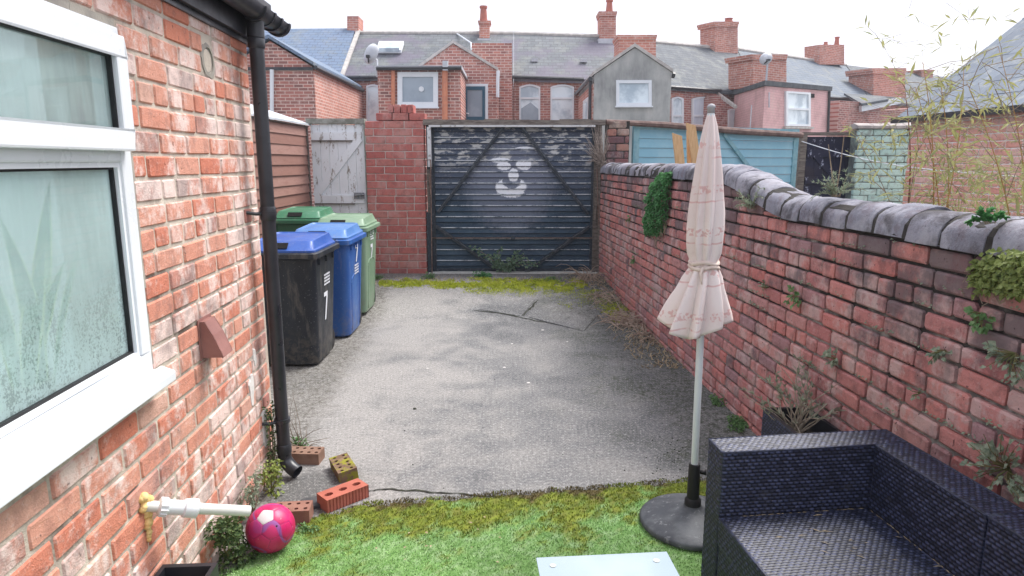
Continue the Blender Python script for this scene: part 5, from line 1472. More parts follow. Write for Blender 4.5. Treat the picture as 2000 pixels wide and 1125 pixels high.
# ---------------------------------------------------------------- woven corner sofa
SO = V((.758, 2.407, 0)); SA = math.radians(7)
ex, ey = V((math.cos(SA), math.sin(SA), 0)), V((math.sin(SA), -math.cos(SA), 0))
def so(a, b, z): return SO + ex*a + ey*b + V((0, 0, z))
g = G('black_rattan')
h_ = g.n('Attribute', attribute_name='rnd').outputs['Fac']
col = g.mix(h_, (.002,.002,.005), (.062,.076,.155))  # sky sheen on strands and shade in gaps put into the colour
col = g.mix(g.math('MULTIPLY', g.step(g.noise(9, 5, .7), .58, .72), .12), col, (.20,.19,.18))
M_rat = g.out(col, .48, None, .55)
CU, CV = .024, .0140
M_rat_edge = simple('rattan_edge', (.030,.038,.080), (.008,.010,.02), 60, .5, .3, 90, .5)
def weave(m, p0, U, Vv, nrm, amp=.0055, sub=4):
    """woven strip relief on the parallelogram p0 + U,V"""
    lu, lv = U.length, Vv.length
    nu, nv = max(1, round(lu/CU)), max(1, round(lv/CV)); seed_ = p0.x*50 + p0.z*31
    ru, rv = nu*sub, nv*sub
    b = len(m.v)
    for j in range(rv+1):
        v = j/sub; row = int(min(nv-1, v)); fv = v-row
        for i in range(ru+1):
            u = i/sub + .5*(row % 2)
            h = (abs(math.sin(math.pi*u))**.55) * (math.sin(math.pi*min(1, max(0, fv)))**.5 if 0 < fv < 1 else 0.0)
            h *= .72 + .36*noise.cell(V((math.floor(u)*1.7 + seed_, row*2.3, 4.1)))
            hh = .25 + .75*h if h > 0 else 0.0
            edge = (i in (0, ru)) or (j in (0, rv))
            p = p0 + U*(i/ru) + Vv*(j/rv) + nrm*(0 if edge else amp*hh*(1 + .2*nz(u*1.7, v*.9)))
            m.v.append(p); m.rnd.append(0.25 if edge else h)
    for j in range(rv):
        for i in range(ru): m.f.append((b+j*(ru+1)+i, b+j*(ru+1)+i+1, b+(j+1)*(ru+1)+i+1, b+(j+1)*(ru+1)+i))
def wbox(m, quadA, quadB):
    """six woven faces between two opposite quads (corner lists in the same order); only outward faces"""
    c = sum(quadA + quadB, V())/8
    A, B = quadA, quadB
    faces = [(A[0], A[1], A[3]), (B[0], B[1], B[3])] + [(A[i], A[(i+1) % 4], B[i]) for i in range(4)]
    fin = [(A[0], A[1], A[2], A[3]), (B[0], B[1], B[2], B[3])] + [(A[i], A[(i+1) % 4], B[(i+1) % 4], B[i]) for i in range(4)]
    for p0, p1, p2, p3 in fin:
        U, W = p1-p0, p3-p0
        # keep strips horizontal: the shorter in-plane vertical axis gets the row direction
        if abs(U.normalized().z) > abs(W.normalized().z) + .1: U, W = W, U
        n_ = U.cross(W).normalized()
        if n_.dot((p0+p2)/2 - c) < 0: n_ = -n_
        if n_.z < -.9: continue
        # bilinear sides are close to planar; shear is absorbed by the far corner
        weave(m, p0, U, W, n_)
HT, HS = .65, .39
def sofa_part(name, par, a0, a1, b0, b1, z0, z1, a0t=None, a1t=None, b0t=None, b1t=None):
    a0t = a0 if a0t is None else a0t; a1t = a1 if a1t is None else a1t; b0t = b0 if b0t is None else b0t; b1t = b1 if b1t is None else b1t
    m = MB()
    lo = [so(a0, b0, z0), so(a1, b0, z0), so(a1, b1, z0), so(a0, b1, z0)]
    hi = [so(a0t, b0t, z1), so(a1t, b0t, z1), so(a1t, b1t, z1), so(a0t, b1t, z1)]
    wbox(m, lo, hi)
    o_ = build(m, name, M_rat, par, True, fix=False)
    m = MB()
    for i in range(4):
        m.tube([hi[i], hi[(i+1) % 4]], .0045, 6)
    build(m, 'edge_strand', M_rat_edge, o_, True, fix=False)
    return o_
sf = root('rattan_sofa', so(.36, .3, 0), 'black woven rattan corner sofa unit with two high sides', 'sofa')
sofa_part('backrest', sf, 0, .735, 0, .125, .03, HT)
sofa_part('armrest', sf, .600, .735, .129, .640, .03, HT)
sofa_part('seat', sf, 0, .597, .128, .640, HS-.10, HS)
sofa_part('base', sf, .004, .597, .131, .636, .03, HS-.104)
for a, b in ((.04, .04), (.69, .04), (.04, .60), (.69, .60)):
    m = MB(); m.tube([so(a, b, 0), so(a, b, .035)], .02, 10); build(m, 'foot', M_rubber, sf)
s2 = root('rattan_sofa', so(.36, 1.0, 0), 'second woven rattan sofa unit butted against the corner unit at the picture edge', 'sofa')
sofa_part('backrest', s2, .600, .735, .648, 1.32, .03, HT)
sofa_part('seat', s2, .02, .597, .648, 1.32, HS-.10, HS)
sofa_part('base', s2, .024, .597, .652, 1.316, .03, HS-.104)
# dead bamboo leaves and grit on the seat and in its seams
m = MB(); rr = random.Random(12)
for k in range(20):
    a, b = rr.uniform(.12, .58), rr.uniform(.15, .62)
    if k < 8: a, b = rr.gauss(.40, .06), rr.gauss(.36, .06)
    an = rr.uniform(-.5, .9); L = rr.uniform(.012, .055)
    p = so(a, b, HS+.006); d = ex*math.cos(an) + ey*math.sin(an) + V((0, 0, rr.uniform(-.02, .12)))
    m.leaf(p, d, V((rr.uniform(-.3,.3), rr.uniform(-.3,.3), 1)), L, L*.13)
for k in range(60):
    if k % 2: p = so(.594, rr.uniform(.14, .62), HS+.005); d = ey
    else: p = so(rr.uniform(.02, .59), .131, HS+.005); d = ex
    m.leaf(p, d + V((rr.uniform(-.2,.2), rr.uniform(-.2,.2), .05)), V((0, 0, 1)), rr.uniform(.008, .03), .004)
tag(build(m, 'leaf_litter', M_straw, fix=False), 'dry straw coloured leaf litter on the sofa seat', 'litter', kind='stuff')

# ---------------------------------------------------------------- low table
tb = root('low_table', gnd(1180, 1125, 0), 'low black table with a frosted pale glass top', 'table')
tz = .40
q = [gnd(1047, 1089, tz), gnd(1302, 1077, tz)]
dx_ = (q[1]-q[0]); dx_.z = 0; wd_ = dx_.length; dx_.normalize(); dy_ = V((dx_.y, -dx_.x, 0))
q0 = q[0]
tb.location = q0 + dx_*wd_/2 + dy_*.3 - V((0, 0, tz)); ORG[tb.name] = V(tb.location)
g = G('frosted_glass')
M_frost = g.out(g.mix(g.step(g.noise(3, 4), .4, .7), (.34,.42,.49), (.40,.48,.55)), .22, None, .5)
m = MB(); m.prism([q0, q0+dx_*wd_, q0+dx_*wd_+dy_*.6, q0+dy_*.6], (0, 0, -.006)); build(m, 'glass_top', M_frost, tb, bevel=.0015)
for a, b in ((.05, .05), (wd_-.05, .05), (.05, .55), (wd_-.05, .55)):
    m = MB(); m.lathe([(.001, 0), (.011, 0), (.011, .0015), (.001, .0015)], q0+dx_*a+dy_*b+V((0,0,.0005)), 16); build(m, 'pad', simple('rubber_pad', (.62,.66,.60), None, 5, .6, 0) if a < .1 and b < .1 else bpy.data.materials['rubber_pad'], tb)
m = MB(); a0 = q0+dx_*.01+dy_*.01
m.prism([a0-V((0,0,.0075)), a0+dx_*(wd_-.02)-V((0,0,.0075)), a0+dx_*(wd_-.02)+dy_*.58-V((0,0,.0075)), a0+dy_*.58-V((0,0,.0075))], (0, 0, -.06)); build(m, 'apron', simple('table_rattan', (.012,.012,.016), (.03,.03,.035), 60, .5, .6, 80), tb)
for a, b in ((.03, .03), (wd_-.03, .03), (.03, .57), (wd_-.03, .57)):
    m = MB(); p = q0+dx_*a+dy_*b; m.box((-.02, -.02, -tz), (.02, .02, -.069), None, p); build(m, 'leg', bpy.data.materials['table_rattan'], tb)

# ---------------------------------------------------------------- football
bc = V((-1.070, 2.70, .104)); br = .105
bl = root('football', bc - V((0, 0, br)), 'scuffed magenta football with one white panel beside the wall', 'ball')
bm = bmesh.new(); bmesh.ops.create_icosphere(bm, subdivisions=1, radius=1.0)
ico = bmesh.new(); bmesh.ops.create_icosphere(ico, subdivisions=1, radius=1.0)   # 12 + 30 vertices
bm.free()
cent = []
base_ico = bmesh.new(); bmesh.ops.create_icosphere(base_ico, subdivisions=0 or 1, radius=1.0); base_ico.free(); ico.free()
phi = (1+5**.5)/2
iv = [V(p).normalized() for p in [(-1,phi,0),(1,phi,0),(-1,-phi,0),(1,-phi,0),(0,-1,phi),(0,1,phi),(0,-1,-phi),(0,1,-phi),(phi,0,-1),(phi,0,1),(-phi,0,-1),(-phi,0,1)]]
el = 2.0
fc = []
for i in range(12):
    for j in range(i+1, 12):
        for k in range(j+1, 12):
            if (iv[i]-iv[j]).length < 1.06 and (iv[j]-iv[k]).length < 1.06 and (iv[i]-iv[k]).length < 1.06: fc.append((iv[i]+iv[j]+iv[k]).normalized())
cent = [(v, 0) for v in iv] + [(v, 1) for v in fc]
s_bm = bmesh.new(); bmesh.ops.create_icosphere(s_bm, subdivisions=6, radius=1.0)
vw = (CAM - bc).normalized(); upv = (V((0, 0, 1)) - vw*vw.z).normalized(); rtv = upv.cross(vw)
Rq = iv[0].rotation_difference((vw*.84 + upv*.50 - rtv*.16).normalized()).to_matrix()
cr = [(Rq @ c, t) for c, t in cent]
want = (vw*.84 + upv*.50 - rtv*.16).normalized()
white_i = max(range(len(cr)), key=lambda i: cr[i][0].dot(want) - (0 if cr[i][1] == 0 else 9))
me = bpy.data.meshes.new('panels')
rnds = []
for v in s_bm.verts:
    p = v.co.normalized()
    ds = sorted(((p.dot(c) + (0 if t == 1 else -.010)), i) for i, (c, t) in enumerate(cr))[::-1]
    gap = ds[0][0]-ds[1][0]
    seam = max(0, 1-gap/.022)
    i = ds[0][1]
    val = 1.0 if i == white_i else (.5 if i % 7 == 2 else 0.0)
    rnds.append((val, seam, 0))
    v.co = p*(br*(1-.020*seam**2))
s_bm.to_mesh(me); s_bm.free()
a = me.color_attributes.new('col', 'FLOAT_COLOR', 'POINT'); a.data.foreach_set('color', [c for q in rnds for c in (*q, 1)])
for p in me.polygons: p.use_smooth = True
g = G('football_skin')
at_ = g.n('SeparateColor', {0: g.n('Attribute', attribute_name='col').outputs['Color']}).outputs
col = g.mix(g.step(g.noise(9, 4), .4, .6), (.60,.020,.15), (.50,.014,.10))
col = g.mix(g.step(at_[0], .3, .45), col, (.56,.022,.16)); col = g.mix(g.step(at_[0], .7, .8), col, (.66,.62,.63))
arc = g.step(g.math('ABSOLUTE', g.math('SUBTRACT', g.noise(6.5, 1, .4), .5)), .035, .015)
col = g.mix(g.math('MULTIPLY', arc, g.math('SUBTRACT', .8, at_[0])), col, (.24,.10,.36))
col = g.mix(g.math('MULTIPLY', g.step(at_[1], .3, .9), .75), col, (.20,.02,.10))
col = g.mix(g.step(g.noise(48, 4, .6), .68, .73), col, (.62,.50,.52))
M_ball = g.out(col, g.n('MapRange', {0: g.noise(30, 3), 1: .3, 2: .7, 3: .30, 4: .5}).outputs[0], None, .5)
me.materials.append(M_ball)
bo = bpy.data.objects.new('panels', me); LINK(bo); bo.parent = bl; bo.location = (0, 0, br); ORG[bo.name] = ORG[bl.name]
m = MB(); vd = ((CAM-bc).normalized() + V((.30, 0, .10))).normalized(); m.tube([bc+vd*(br-.002), bc+vd*(br+.0006)], .004, 10); build(m, 'valve', M_rubber, bl)

# ---------------------------------------------------------------- loose perforated bricks
def holed(label, c, rot, L, W, H, nx_, ny_, hr, mat, tilt=0.0, groove=False):
    M4 = Matrix.Translation(V((c.x, c.y, H/2))) @ Matrix.Rotation(rot, 4, 'Z') @ Matrix.Rotation(tilt, 4, 'X')
    m = MB(); cx, cy = L/nx_, W/ny_
    for i in range(nx_):
        for j in range(ny_):
            x0, y0 = -L/2+cx*i, -W/2+cy*j; ccx, ccy = x0+cx/2, y0+cy/2
            sq = [(cx/2, 0), (cx/2, cy/2), (0, cy/2), (-cx/2, cy/2), (-cx/2, 0), (-cx/2, -cy/2), (0, -cy/2), (cx/2, -cy/2)]
            r1 = [V((ccx+a, ccy+b, H/2)) for a, b in sq]
            r2 = [V((ccx+hr[0]*math.cos(math.pi*k/4), ccy+hr[1]*math.sin(math.pi*k/4), H/2)) for k in range(8)]
            r3 = [V((p.x, p.y, -H/2+.008)) for p in r2]
            m.loft([r1, r2, r3], cap=False); m.poly(r3)
    # sides
    if groove:
        n_ = 13; pts = []
        for k in range(n_):
            xa_ = -L/2 + L*k/n_
            pts += [(xa_+.001, -W/2), (xa_+L/n_*.62, -W/2), (xa_+L/n_*.70, -W/2+.005), (xa_+L/n_*.93, -W/2+.005)]
        pts += [(L/2, -W/2), (L/2, W/2), (-L/2, W/2), (-L/2, -W/2)]
        pts = pts[:-1]
        for k in range(len(pts)):
            a, b = pts[k], pts[(k+1) % len(pts)]
            m.poly([V((*a, -H/2)), V((*b, -H/2)), V((*b, H/2-.0005)), V((*a, H/2-.0005))])
    else:
        p = [(-L/2, -W/2), (L/2, -W/2), (L/2, W/2), (-L/2, W/2)]
        for k in range(4):
            a, b = p[k], p[(k+1) % 4]; m.poly([V((*a, -H/2)), V((*b, -H/2)), V((*b, H/2)), V((*a, H/2))])
    m.poly([V((-L/2, -W/2, -H/2)), V((L/2, -W/2, -H/2)), V((L/2, W/2, -H/2)), V((-L/2, W/2, -H/2))])
    m.v = [M4 @ v for v in m.v]
    o = build(m, 'loose_brick', mat, loc=(c.x, c.y, 0), fix=False, bevel=0)
    return tag(o, label, 'brick', 'loose perforated bricks round the drain')
M_bb = simple('brown_brick', (.20,.115,.080), (.27,.165,.12), 14, .9, .5, 70)
g = G('brown_brick_mossy')
col = g.mix(g.step(g.noise(14, 5), .4, .65), (.17,.11,.075), (.24,.16,.11))
M_bm = g.out(g.mix(g.step(g.noise(19, 5, .7), .49, .60), col, (.26,.25,.035)), .95, g.bump(g.noise(60, 4), .6, .004), .1)
M_br = simple('red_grooved_brick', (.46,.15,.105), (.38,.115,.08), 10, .88, .4, 80)
M_bb2 = simple('tan_brick', (.31,.16,.12), (.24,.12,.09), 14, .9, .5, 70)
holed('brown perforated brick just behind the drainpipe shoe', gnd(597, 904) + V((-.02, .03, 0)), -.06, .215, .103, .065, 5, 2, (.011, .011), M_bb)
holed('brown perforated brick with yellow moss on top', gnd(670, 928) + V((.0, .02, 0)), math.radians(-62), .215, .103, .065, 5, 2, (.0105, .0105), M_bm, tilt=.12)
holed('red grooved brick with three big holes', gnd(668, 985) + V((0, .03, 0)), math.radians(44), .235, .105, .068, 3, 1, (.024, .017), M_br, groove=True)
holed('tan perforated brick half hidden behind the football', gnd(582, 1022) + V((-.03, .03, 0)), math.radians(6), .17, .10, .072, 4, 2, (.0105, .0105), M_bb2)
m = MB(); p = gnd(615, 985); m.box((-.06, -.05, 0), (.06, .05, .02), Matrix.Rotation(.5, 3, 'Z'), p); tag(build(m, 'slate_fragment', simple('wet_slate', (.05,.05,.055), (.10,.10,.10), 9, .5, .4), loc=p, bevel=.004), 'dark slate fragment lying between the loose bricks', 'stone')

# ---------------------------------------------------------------- planter
pb = V((1.46, 3.12, 0))
pt = root('planter_box', pb, 'black woven planter box against the boundary wall behind the sofa', 'planter')
Mp = Matrix.Rotation(math.radians(4), 3, 'Z')
m = MB(); hx, hy, ph = .12, .22, .42
def pc(a, b, z): return pb + Mp @ V((a, b, z))
lo = [pc(-hx, -hy, 0), pc(hx, -hy, 0), pc(hx, hy, 0), pc(-hx, hy, 0)]; hi = [p + V((0, 0, ph)) for p in lo]
for i in range(4):
    j = (i+1) % 4; n_ = ((lo[i]+lo[j])/2 - pb); n_.z = 0; weave(m, lo[i], lo[j]-lo[i], V((0, 0, ph)), n_.normalized())
build(m, 'woven_side', M_rat, pt, True, fix=False)
m = MB(); t_ = .018
for (a0, a1, b0, b1) in ((-hx, hx, -hy, -hy+t_), (-hx, hx, hy-t_, hy), (-hx, -hx+t_, -hy+t_, hy-t_), (hx-t_, hx, -hy+t_, hy-t_)):
    m.prism([pc(a0, b0, .05), pc(a1, b0, .05), pc(a1, b1, .05), pc(a0, b1, .05)], (0, 0, ph-.045))
build(m, 'liner', M_blackpl, pt)
m = MB(); m.prism([pc(-hx+t_, -hy+t_, .30), pc(hx-t_, -hy+t_, .30), pc(hx-t_, hy-t_, .30), pc(-hx+t_, hy-t_, .30)], (0, 0, .03)); build(m, 'soil', simple('potting_soil', (.03,.025,.02), (.07,.055,.04), 40, 1, .8), pt)

# ---------------------------------------------------------------- artificial turf with moss creeping over its edge
TA, TB = gnd(690, 990), gnd(1385, 938)
tpoly = [lw(1.0, 0, .03), lw(2.50, 0, .03), gnd(560, 1045), gnd(615, 1012), gnd(668, 998), TA, TB, V((1.62, 3.25, 0)), V((1.74, 1.0, 0))]
def inside(x, y, poly=tpoly):
    c = False; j = len(poly)-1
    for i in range(len(poly)):
        a, b = poly[i], poly[j]
        if (a.y > y) != (b.y > y) and x < (b.x-a.x)*(y-a.y)/(b.y-a.y)+a.x: c = not c
        j = i
    return c
def edge_d(x, y):
    d = (TB-TA); t = ((x-TA.x)*d.x + (y-TA.y)*d.y)/d.length_squared
    p = TA + d*min(1, max(0, t)); return math.hypot(x-p.x, y-p.y)
g = G('turf_fibre')
M_turf = g.out(g.n('Attribute', attribute_name='col').outputs['Color'], .75, None, .2)
def turf_col(x, y, rr, e):
    gN = nz(x*3, y*3, 1.3)
    grn = [(.24,.44,.135), (.30,.51,.18), (.37,.56,.26), (.20,.39,.11)][rr.randrange(4)]
    ms = [(.22,.28,.035), (.30,.36,.045), (.15,.20,.03), (.25,.27,.05)][rr.randrange(4)]
    bn = [(.14,.11,.04), (.19,.15,.055), (.09,.075,.03)][rr.randrange(3)]
    k = (.57 - e*1.12) + nz(x*5, y*5, 4)*.42 + nz(x*17, y*17, 9)*.25
    far_left = max(0, 1-abs(x+.15)/1.1)
    kb = (.55 - e*5.0) + nz(x*6, y*6, 7)*.7 + nz(x*25, y*25, 3)*.3 + (-.15 if x > .5 else .1)
    k += rr.uniform(-.12, .12); kb += rr.uniform(-.15, .15)
    if kb > .42: return bn, .8
    if k > .30: return ms, 1.0
    if k > .16: return tuple((a+b)/2 for a, b in zip(grn, ms)), .4
    j = 1 + .25*gN
    return tuple(c*j for c in grn), 0.0
m = MB(); rr = random.Random(2)
base = MB(); nxg, nyg = 120, 90
bx0, bx1, by0, by1 = -1.3, 1.75, 1.0, 3.42
idx = {}
for j in range(nyg+1):
    for i in range(nxg+1):
        x = bx0+(bx1-bx0)*i/nxg; y = by0+(by1-by0)*j/nyg
        if inside(x, y):
            c, mo = turf_col(x, y, rr, edge_d(x, y))
            idx[(i, j)] = len(base.v); base.v.append(V((x, y, .003+.010*mo*max(0, .5+nz(x*30, y*30))))); base.col.append(tuple(.6*q for q in c))
for j in range(nyg):
    for i in range(nxg):
        q = [(i, j), (i+1, j), (i+1, j+1), (i, j+1)]
        if all(k in idx for k in q): base.f.append(tuple(idx[k] for k in q))
turf = build(base, 'artificial_turf', M_turf, smooth=True, fix=False)
tag(turf, 'bright green artificial turf with olive moss along its edge', 'turf', kind='stuff')
cnt = 0
while cnt < 110000:
    x, y = rr.uniform(bx0, bx1), rr.uniform(1.75, by1+.02)
    e = edge_d(x, y)
    if not inside(x, y) and not (e < .03*(1+nz(x*12, y*12)) and x > -.75): continue
    c, mo = turf_col(x, y, rr, e)
    cnt += 1
    h = rr.uniform(.004, .008) + mo*rr.uniform(.0, .003) + mo*.010*max(0, .4+nz(x*30, y*30))
    a = rr.uniform(0, 6.283); w = rr.uniform(.0014, .0030)*(1+.4*mo)
    p = V((x, y, .004)); t = p + V((rr.uniform(-.006, .006), rr.uniform(-.006, .006), h))
    b = len(m.v); s_ = V((math.cos(a)*w, math.sin(a)*w, 0))
    m.v += [p-s_, p+s_, t]; m.f.append((b, b+1, b+2)); cj = rr.uniform(.6, 1.35); m.col += [tuple(q*cj for q in c)]*3
blades = build(m, 'turf_fibres', M_turf, turf, fix=False); blades['kind'] = 'stuff'

# ---------------------------------------------------------------- moss and litter by the gate
def blade_patch(name, label, cat, mat, region, n, hmin, hmax, wmin, wmax, lean=.5, seed=1, dens=None):
    rr = random.Random(seed); m = MB(); k = 0; tries = 0
    while k < n and tries < n*30:
        tries += 1
        px, py = rr.uniform(region[0], region[2]), rr.uniform(region[1], region[3])
        zz = .13
        p = gnd(px, py, zz)
        for _ in range(3): p = gnd(px, py, gz(p.y))
        if dens and rr.random() > dens(px, py, p): continue
        k += 1
        h = rr.uniform(hmin, hmax); w = rr.uniform(wmin, wmax); a = rr.uniform(0, 6.28)
        s_ = V((math.cos(a)*w, math.sin(a)*w, 0)); t = p + V((rr.uniform(-lean, lean)*h, rr.uniform(-lean, lean)*h, h))
        p.z -= .002
        b = len(m.v); m.v += [p-s_, p+s_, t]; m.f.append((b, b+1, b+2))
    o = build(m, name, mat, fix=False)
    return tag(o, label, cat, kind='stuff')
def d_moss(px, py, p):
    yc = 562 + max(0, (px-1080))*.30
    if px < 960: yc = 555
    wdt = 24 + 12*nz(px*.02, 0) if px > 900 else 8
    return max(0, min(1, 1.0 - abs(py-yc)/wdt + 1.1*nz(p.x*4, p.y*4, 2) + .7*nz(p.x*13, p.y*13, 5)))
blade_patch('moss', 'bright yellow green moss at the foot of the gate', 'moss', M_moss, (740, 542, 1230, 660), 30000, .004, .026, .003, .010, 1.2, 5, d_moss)
def d_lit(px, py, p):
    dw = rwx(p.y) - p.x
    a = max(0, 1 - dw/.42) * (.6+.9*nz(p.x*5, p.y*5, 6)) if p.y < 8.9 else 0
    b = max(0, 1 - abs(py-548)/8)*.8 if 720 < px < 1170 else 0
    return max(a*.9 if py > 560 else a, b*(.5+nz(px*.03, 1)))
blade_patch('dead_leaves', 'brown dead leaf litter along the foot of the boundary wall', 'litter', M_straw, (725, 540, 1345, 720), 5200, .01, .05, .003, .010, 1.6, 6, d_lit)

def stems(m, base, n, L, spread, r, rr, droop=.6, seg=6, up=1.0, out=None):
    tips = []
    for k in range(n):
        a = rr.uniform(0, 6.28); d = V((math.cos(a)*spread, math.sin(a)*spread, up))
        if out is not None: d += out*rr.uniform(.2, 1.2)
        d.normalize(); p = base + V((rr.uniform(-.02, .02), rr.uniform(-.02, .02), 0)); pts = [p]; l = L*rr.uniform(.5, 1.1)
        for s_ in range(seg):
            d = (d + V((rr.uniform(-.25, .25), rr.uniform(-.25, .25), rr.uniform(-.25, .15)-droop*s_/seg*.3))).normalized()
            p = p + d*l/seg; pts.append(p)
            tips.append((p, d, s_/seg))
        m.tube(pts, [r*(1-.75*i/seg) for i in range(seg+1)], 4)
    return tips
M_bramble = simple('bleached_bramble', (.50,.40,.32), (.30,.22,.17), 14, .9, 0)
# dry tangles along the wall foot
for k, (px, py, n, L, lab) in enumerate(((1160, 548, 26, .45, 'tangle of dead grass stems at the gate post'), (1190, 590, 22, .35, 'low dead bramble tangle midway between the gate post and the big tangle'), (1222, 632, 55, .34, 'big dead bramble tangle at the foot of the wall'), (1275, 655, 22, .28, 'small dead tangle at the wall foot under the parasol'))):
    rr = random.Random(50+k); p = gnd(px, py, .1)
    for _ in range(3): p = gnd(px, py, gz(p.y))
    rt = root('dead_tangle', p, lab, 'dead plant', 'dead tangles along the wall foot')
    m = MB()
    for j in range(n):
        b = p + V((rr.gauss(0, .10), rr.gauss(0, .16), 0)); b.x = min(b.x, rwx(b.y)-.03)
        b.z = gz(b.y); stems(m, b, 2, L, 1.3, .0055, rr, 1.6)
    for v in m.v:
        v.x = min(v.x, rwx(v.y)-.012); v.z = max(v.z, gz(v.y)+.002)
    build(m, 'stem', M_bramble, rt, fix=False)['kind'] = 'stuff'

# ---------------------------------------------------------------- plants
def bush(name, label, cat, c, rad, n, lsz, lmat, smat=None, nstem=8, group=None, seed=1, base=None, nrm=None, shell=.55, asp=.6, lumps=9):
    """leaf mass: many leaves on uneven lumps; c centre, rad (x,y,z) half sizes"""
    rr = random.Random(seed)
    base = base if base is not None else V((c.x, c.y, c.z-rad[2]))
    rt = root(name, base, label, cat, group)
    lp = [(V((rr.uniform(-.6, .6)*rad[0], rr.uniform(-.6, .6)*rad[1], rr.uniform(-.75, .75)*rad[2])), rr.uniform(.3, .55)) for _ in range(lumps)]
    m = MB()
    for k in range(n):
        o, s_ = lp[rr.randrange(lumps)]
        d = V((rr.gauss(0, 1), rr.gauss(0, 1), rr.gauss(0, 1))).normalized()
        q = s_*(shell + (1-shell)*rr.random())
        p = c + o + V((d.x*rad[0]*q*1.3, d.y*rad[1]*q*1.3, d.z*rad[2]*q))
        dd = (d + V((rr.uniform(-.7, .7), rr.uniform(-.7, .7), rr.uniform(-.9, .3)))).normalized()
        L = lsz*rr.uniform(.6, 1.3); m.leaf(p, dd, d + V((0, 0, .4)), L, L*asp, None, .2)
    build(m, 'foliage', lmat, rt, fix=False)
    if nstem:
        m = MB()
        for k in range(nstem):
            o, s_ = lp[k % lumps]; e = c + o
            m.tube([base, base.lerp(e, .5) + V((rr.uniform(-.02, .02),)*3), e], [.006, .004, .002], 5)
        build(m, 'stem', smat or M_stem, rt)
    return rt
# ivy cushion on the wall
ic = hit(1292, 398, rw(5, 0, .05), RN)
rr = random.Random(31)
rt = root('ivy_cushion', hit(1288, 455, rw(5, 0, .0), RN), 'thick green ivy cushion growing on the boundary wall', 'ivy', None)
m = MB()
for k in range(3600):
    t = rr.random(); py = 338 + 122*t
    xl = 1272 + 8*math.sin(t*5) if t > .15 else 1290-60*(.15-t); xr = 1318 - 12*t - 20*max(0, t-.75)*2
    if t < .1: xl += 14*(1-t*10)
    px = rr.uniform(xl, xr)
    cxn = (px-(xl+xr)/2)/((xr-xl)/2+.01); bul = .12*math.sqrt(max(0, 1-cxn*cxn))*math.sin(math.pi*min(1, max(.03, t)))**.5
    bul *= .7+.8*abs(nz(px*.06, py*.06))
    p = hit(px, py, rw(5, 0, 0), RN) + RN*(bul*rr.uniform(.55, 1.0) + .01)
    d = (RN*rr.uniform(.1, .9) + V((rr.uniform(-.5, .5), rr.uniform(-.5, .5), rr.uniform(-1, .4)))).normalized()
    L = rr.uniform(.016, .034); m.leaf(p, d, RN + V((0, 0, .6)), L, L*.9, None, .15)
build(m, 'foliage', M_leaf_ivy, rt, fix=False)
m = MB()
for k in range(14):
    a = hit(rr.uniform(1280, 1305), rr.uniform(430, 458), rw(5, 0, .02), RN); m.tube([a, a+V((0, rr.uniform(-.03, .03), -.06))+RN*.02, a+V((0, rr.uniform(-.05, .05), -.14))+RN*.01], .003, 4)
build(m, 'dead_root', M_twig, rt)

def wall_sprig(px, py, label, n, size, lsz, mat, name='wall_plant', seed=0, down=False, asp=.8, group='plants rooted in the boundary wall', out=.06):
    rr = random.Random(seed+px); p0 = hit(px, py, rw(4, 0, .004), RN)
    rt = root(name, p0, label, 'plant', group)
    m, ms = MB(), MB()
    for k in range(n):
        up = V((0, rr.uniform(-1, 1), rr.uniform(-1.2, .2) if down else rr.uniform(-.5, 1))).normalized()
        tip = p0 + up*size*rr.uniform(.2, 1) + RN*out*rr.uniform(.15, 1)
        ms.tube([p0, p0.lerp(tip, .5)+RN*out*.2, tip], [.002, .0016, .001], 4)
        for q in range(3):
            d = (up + RN*rr.uniform(0, 1) + V((rr.uniform(-.6, .6), rr.uniform(-.6, .6), rr.uniform(-.6, .6)))).normalized()
            L = lsz*rr.uniform(.6, 1.2); m.leaf(p0.lerp(tip, rr.uniform(.55, 1)), d, RN + V((0, 0, .8)), L, L*asp, None, .15)
    build(m, 'foliage', mat, rt, fix=False); build(ms, 'stem', M_stem, rt, fix=False)
wall_sprig(1560, 572, 'bright green leafy sprig high on the boundary wall, above the planter', 12, .085, .034, M_leaf_green, down=True)
wall_sprig(1502, 562, 'faded yellowish sprig beside the bright leafy sprig on the wall', 10, .06, .022, M_leaf_grey, asp=.5)
wall_sprig(1636, 702, 'pale round leaved sprig on the wall above the planter shrub', 11, .055, .030, M_leaf_grey)
wall_sprig(1848, 684, 'round leaved trailing sprig midway down the wall near the picture edge', 14, .055, .026, M_leaf_grey, down=True)
wall_sprig(1925, 612, 'leafy trailing plant on the wall below the ivy patch', 12, .075, .030, M_leaf_green, down=True)
wall_sprig(1985, 690, 'trailing plant hanging down the wall at the picture edge', 22, .12, .028, M_leaf_grey, down=True)
wall_sprig(1240, 505, 'small weed low on the far part of the boundary wall', 9, .07, .03, M_leaf_green, down=True)
wall_sprig(1232, 425, 'small weed high on the far part of the wall, left of the ivy cushion', 9, .08, .03, M_leaf_green, down=True)
wall_sprig(1800, 768, 'tiny sprig in a joint just above the sofa backrest corner', 6, .035, .018, M_leaf_grey)
wall_sprig(1972, 915, 'bushy weed at the wall foot behind the second sofa unit', 40, .16, .028, M_leaf_grey, out=.09)
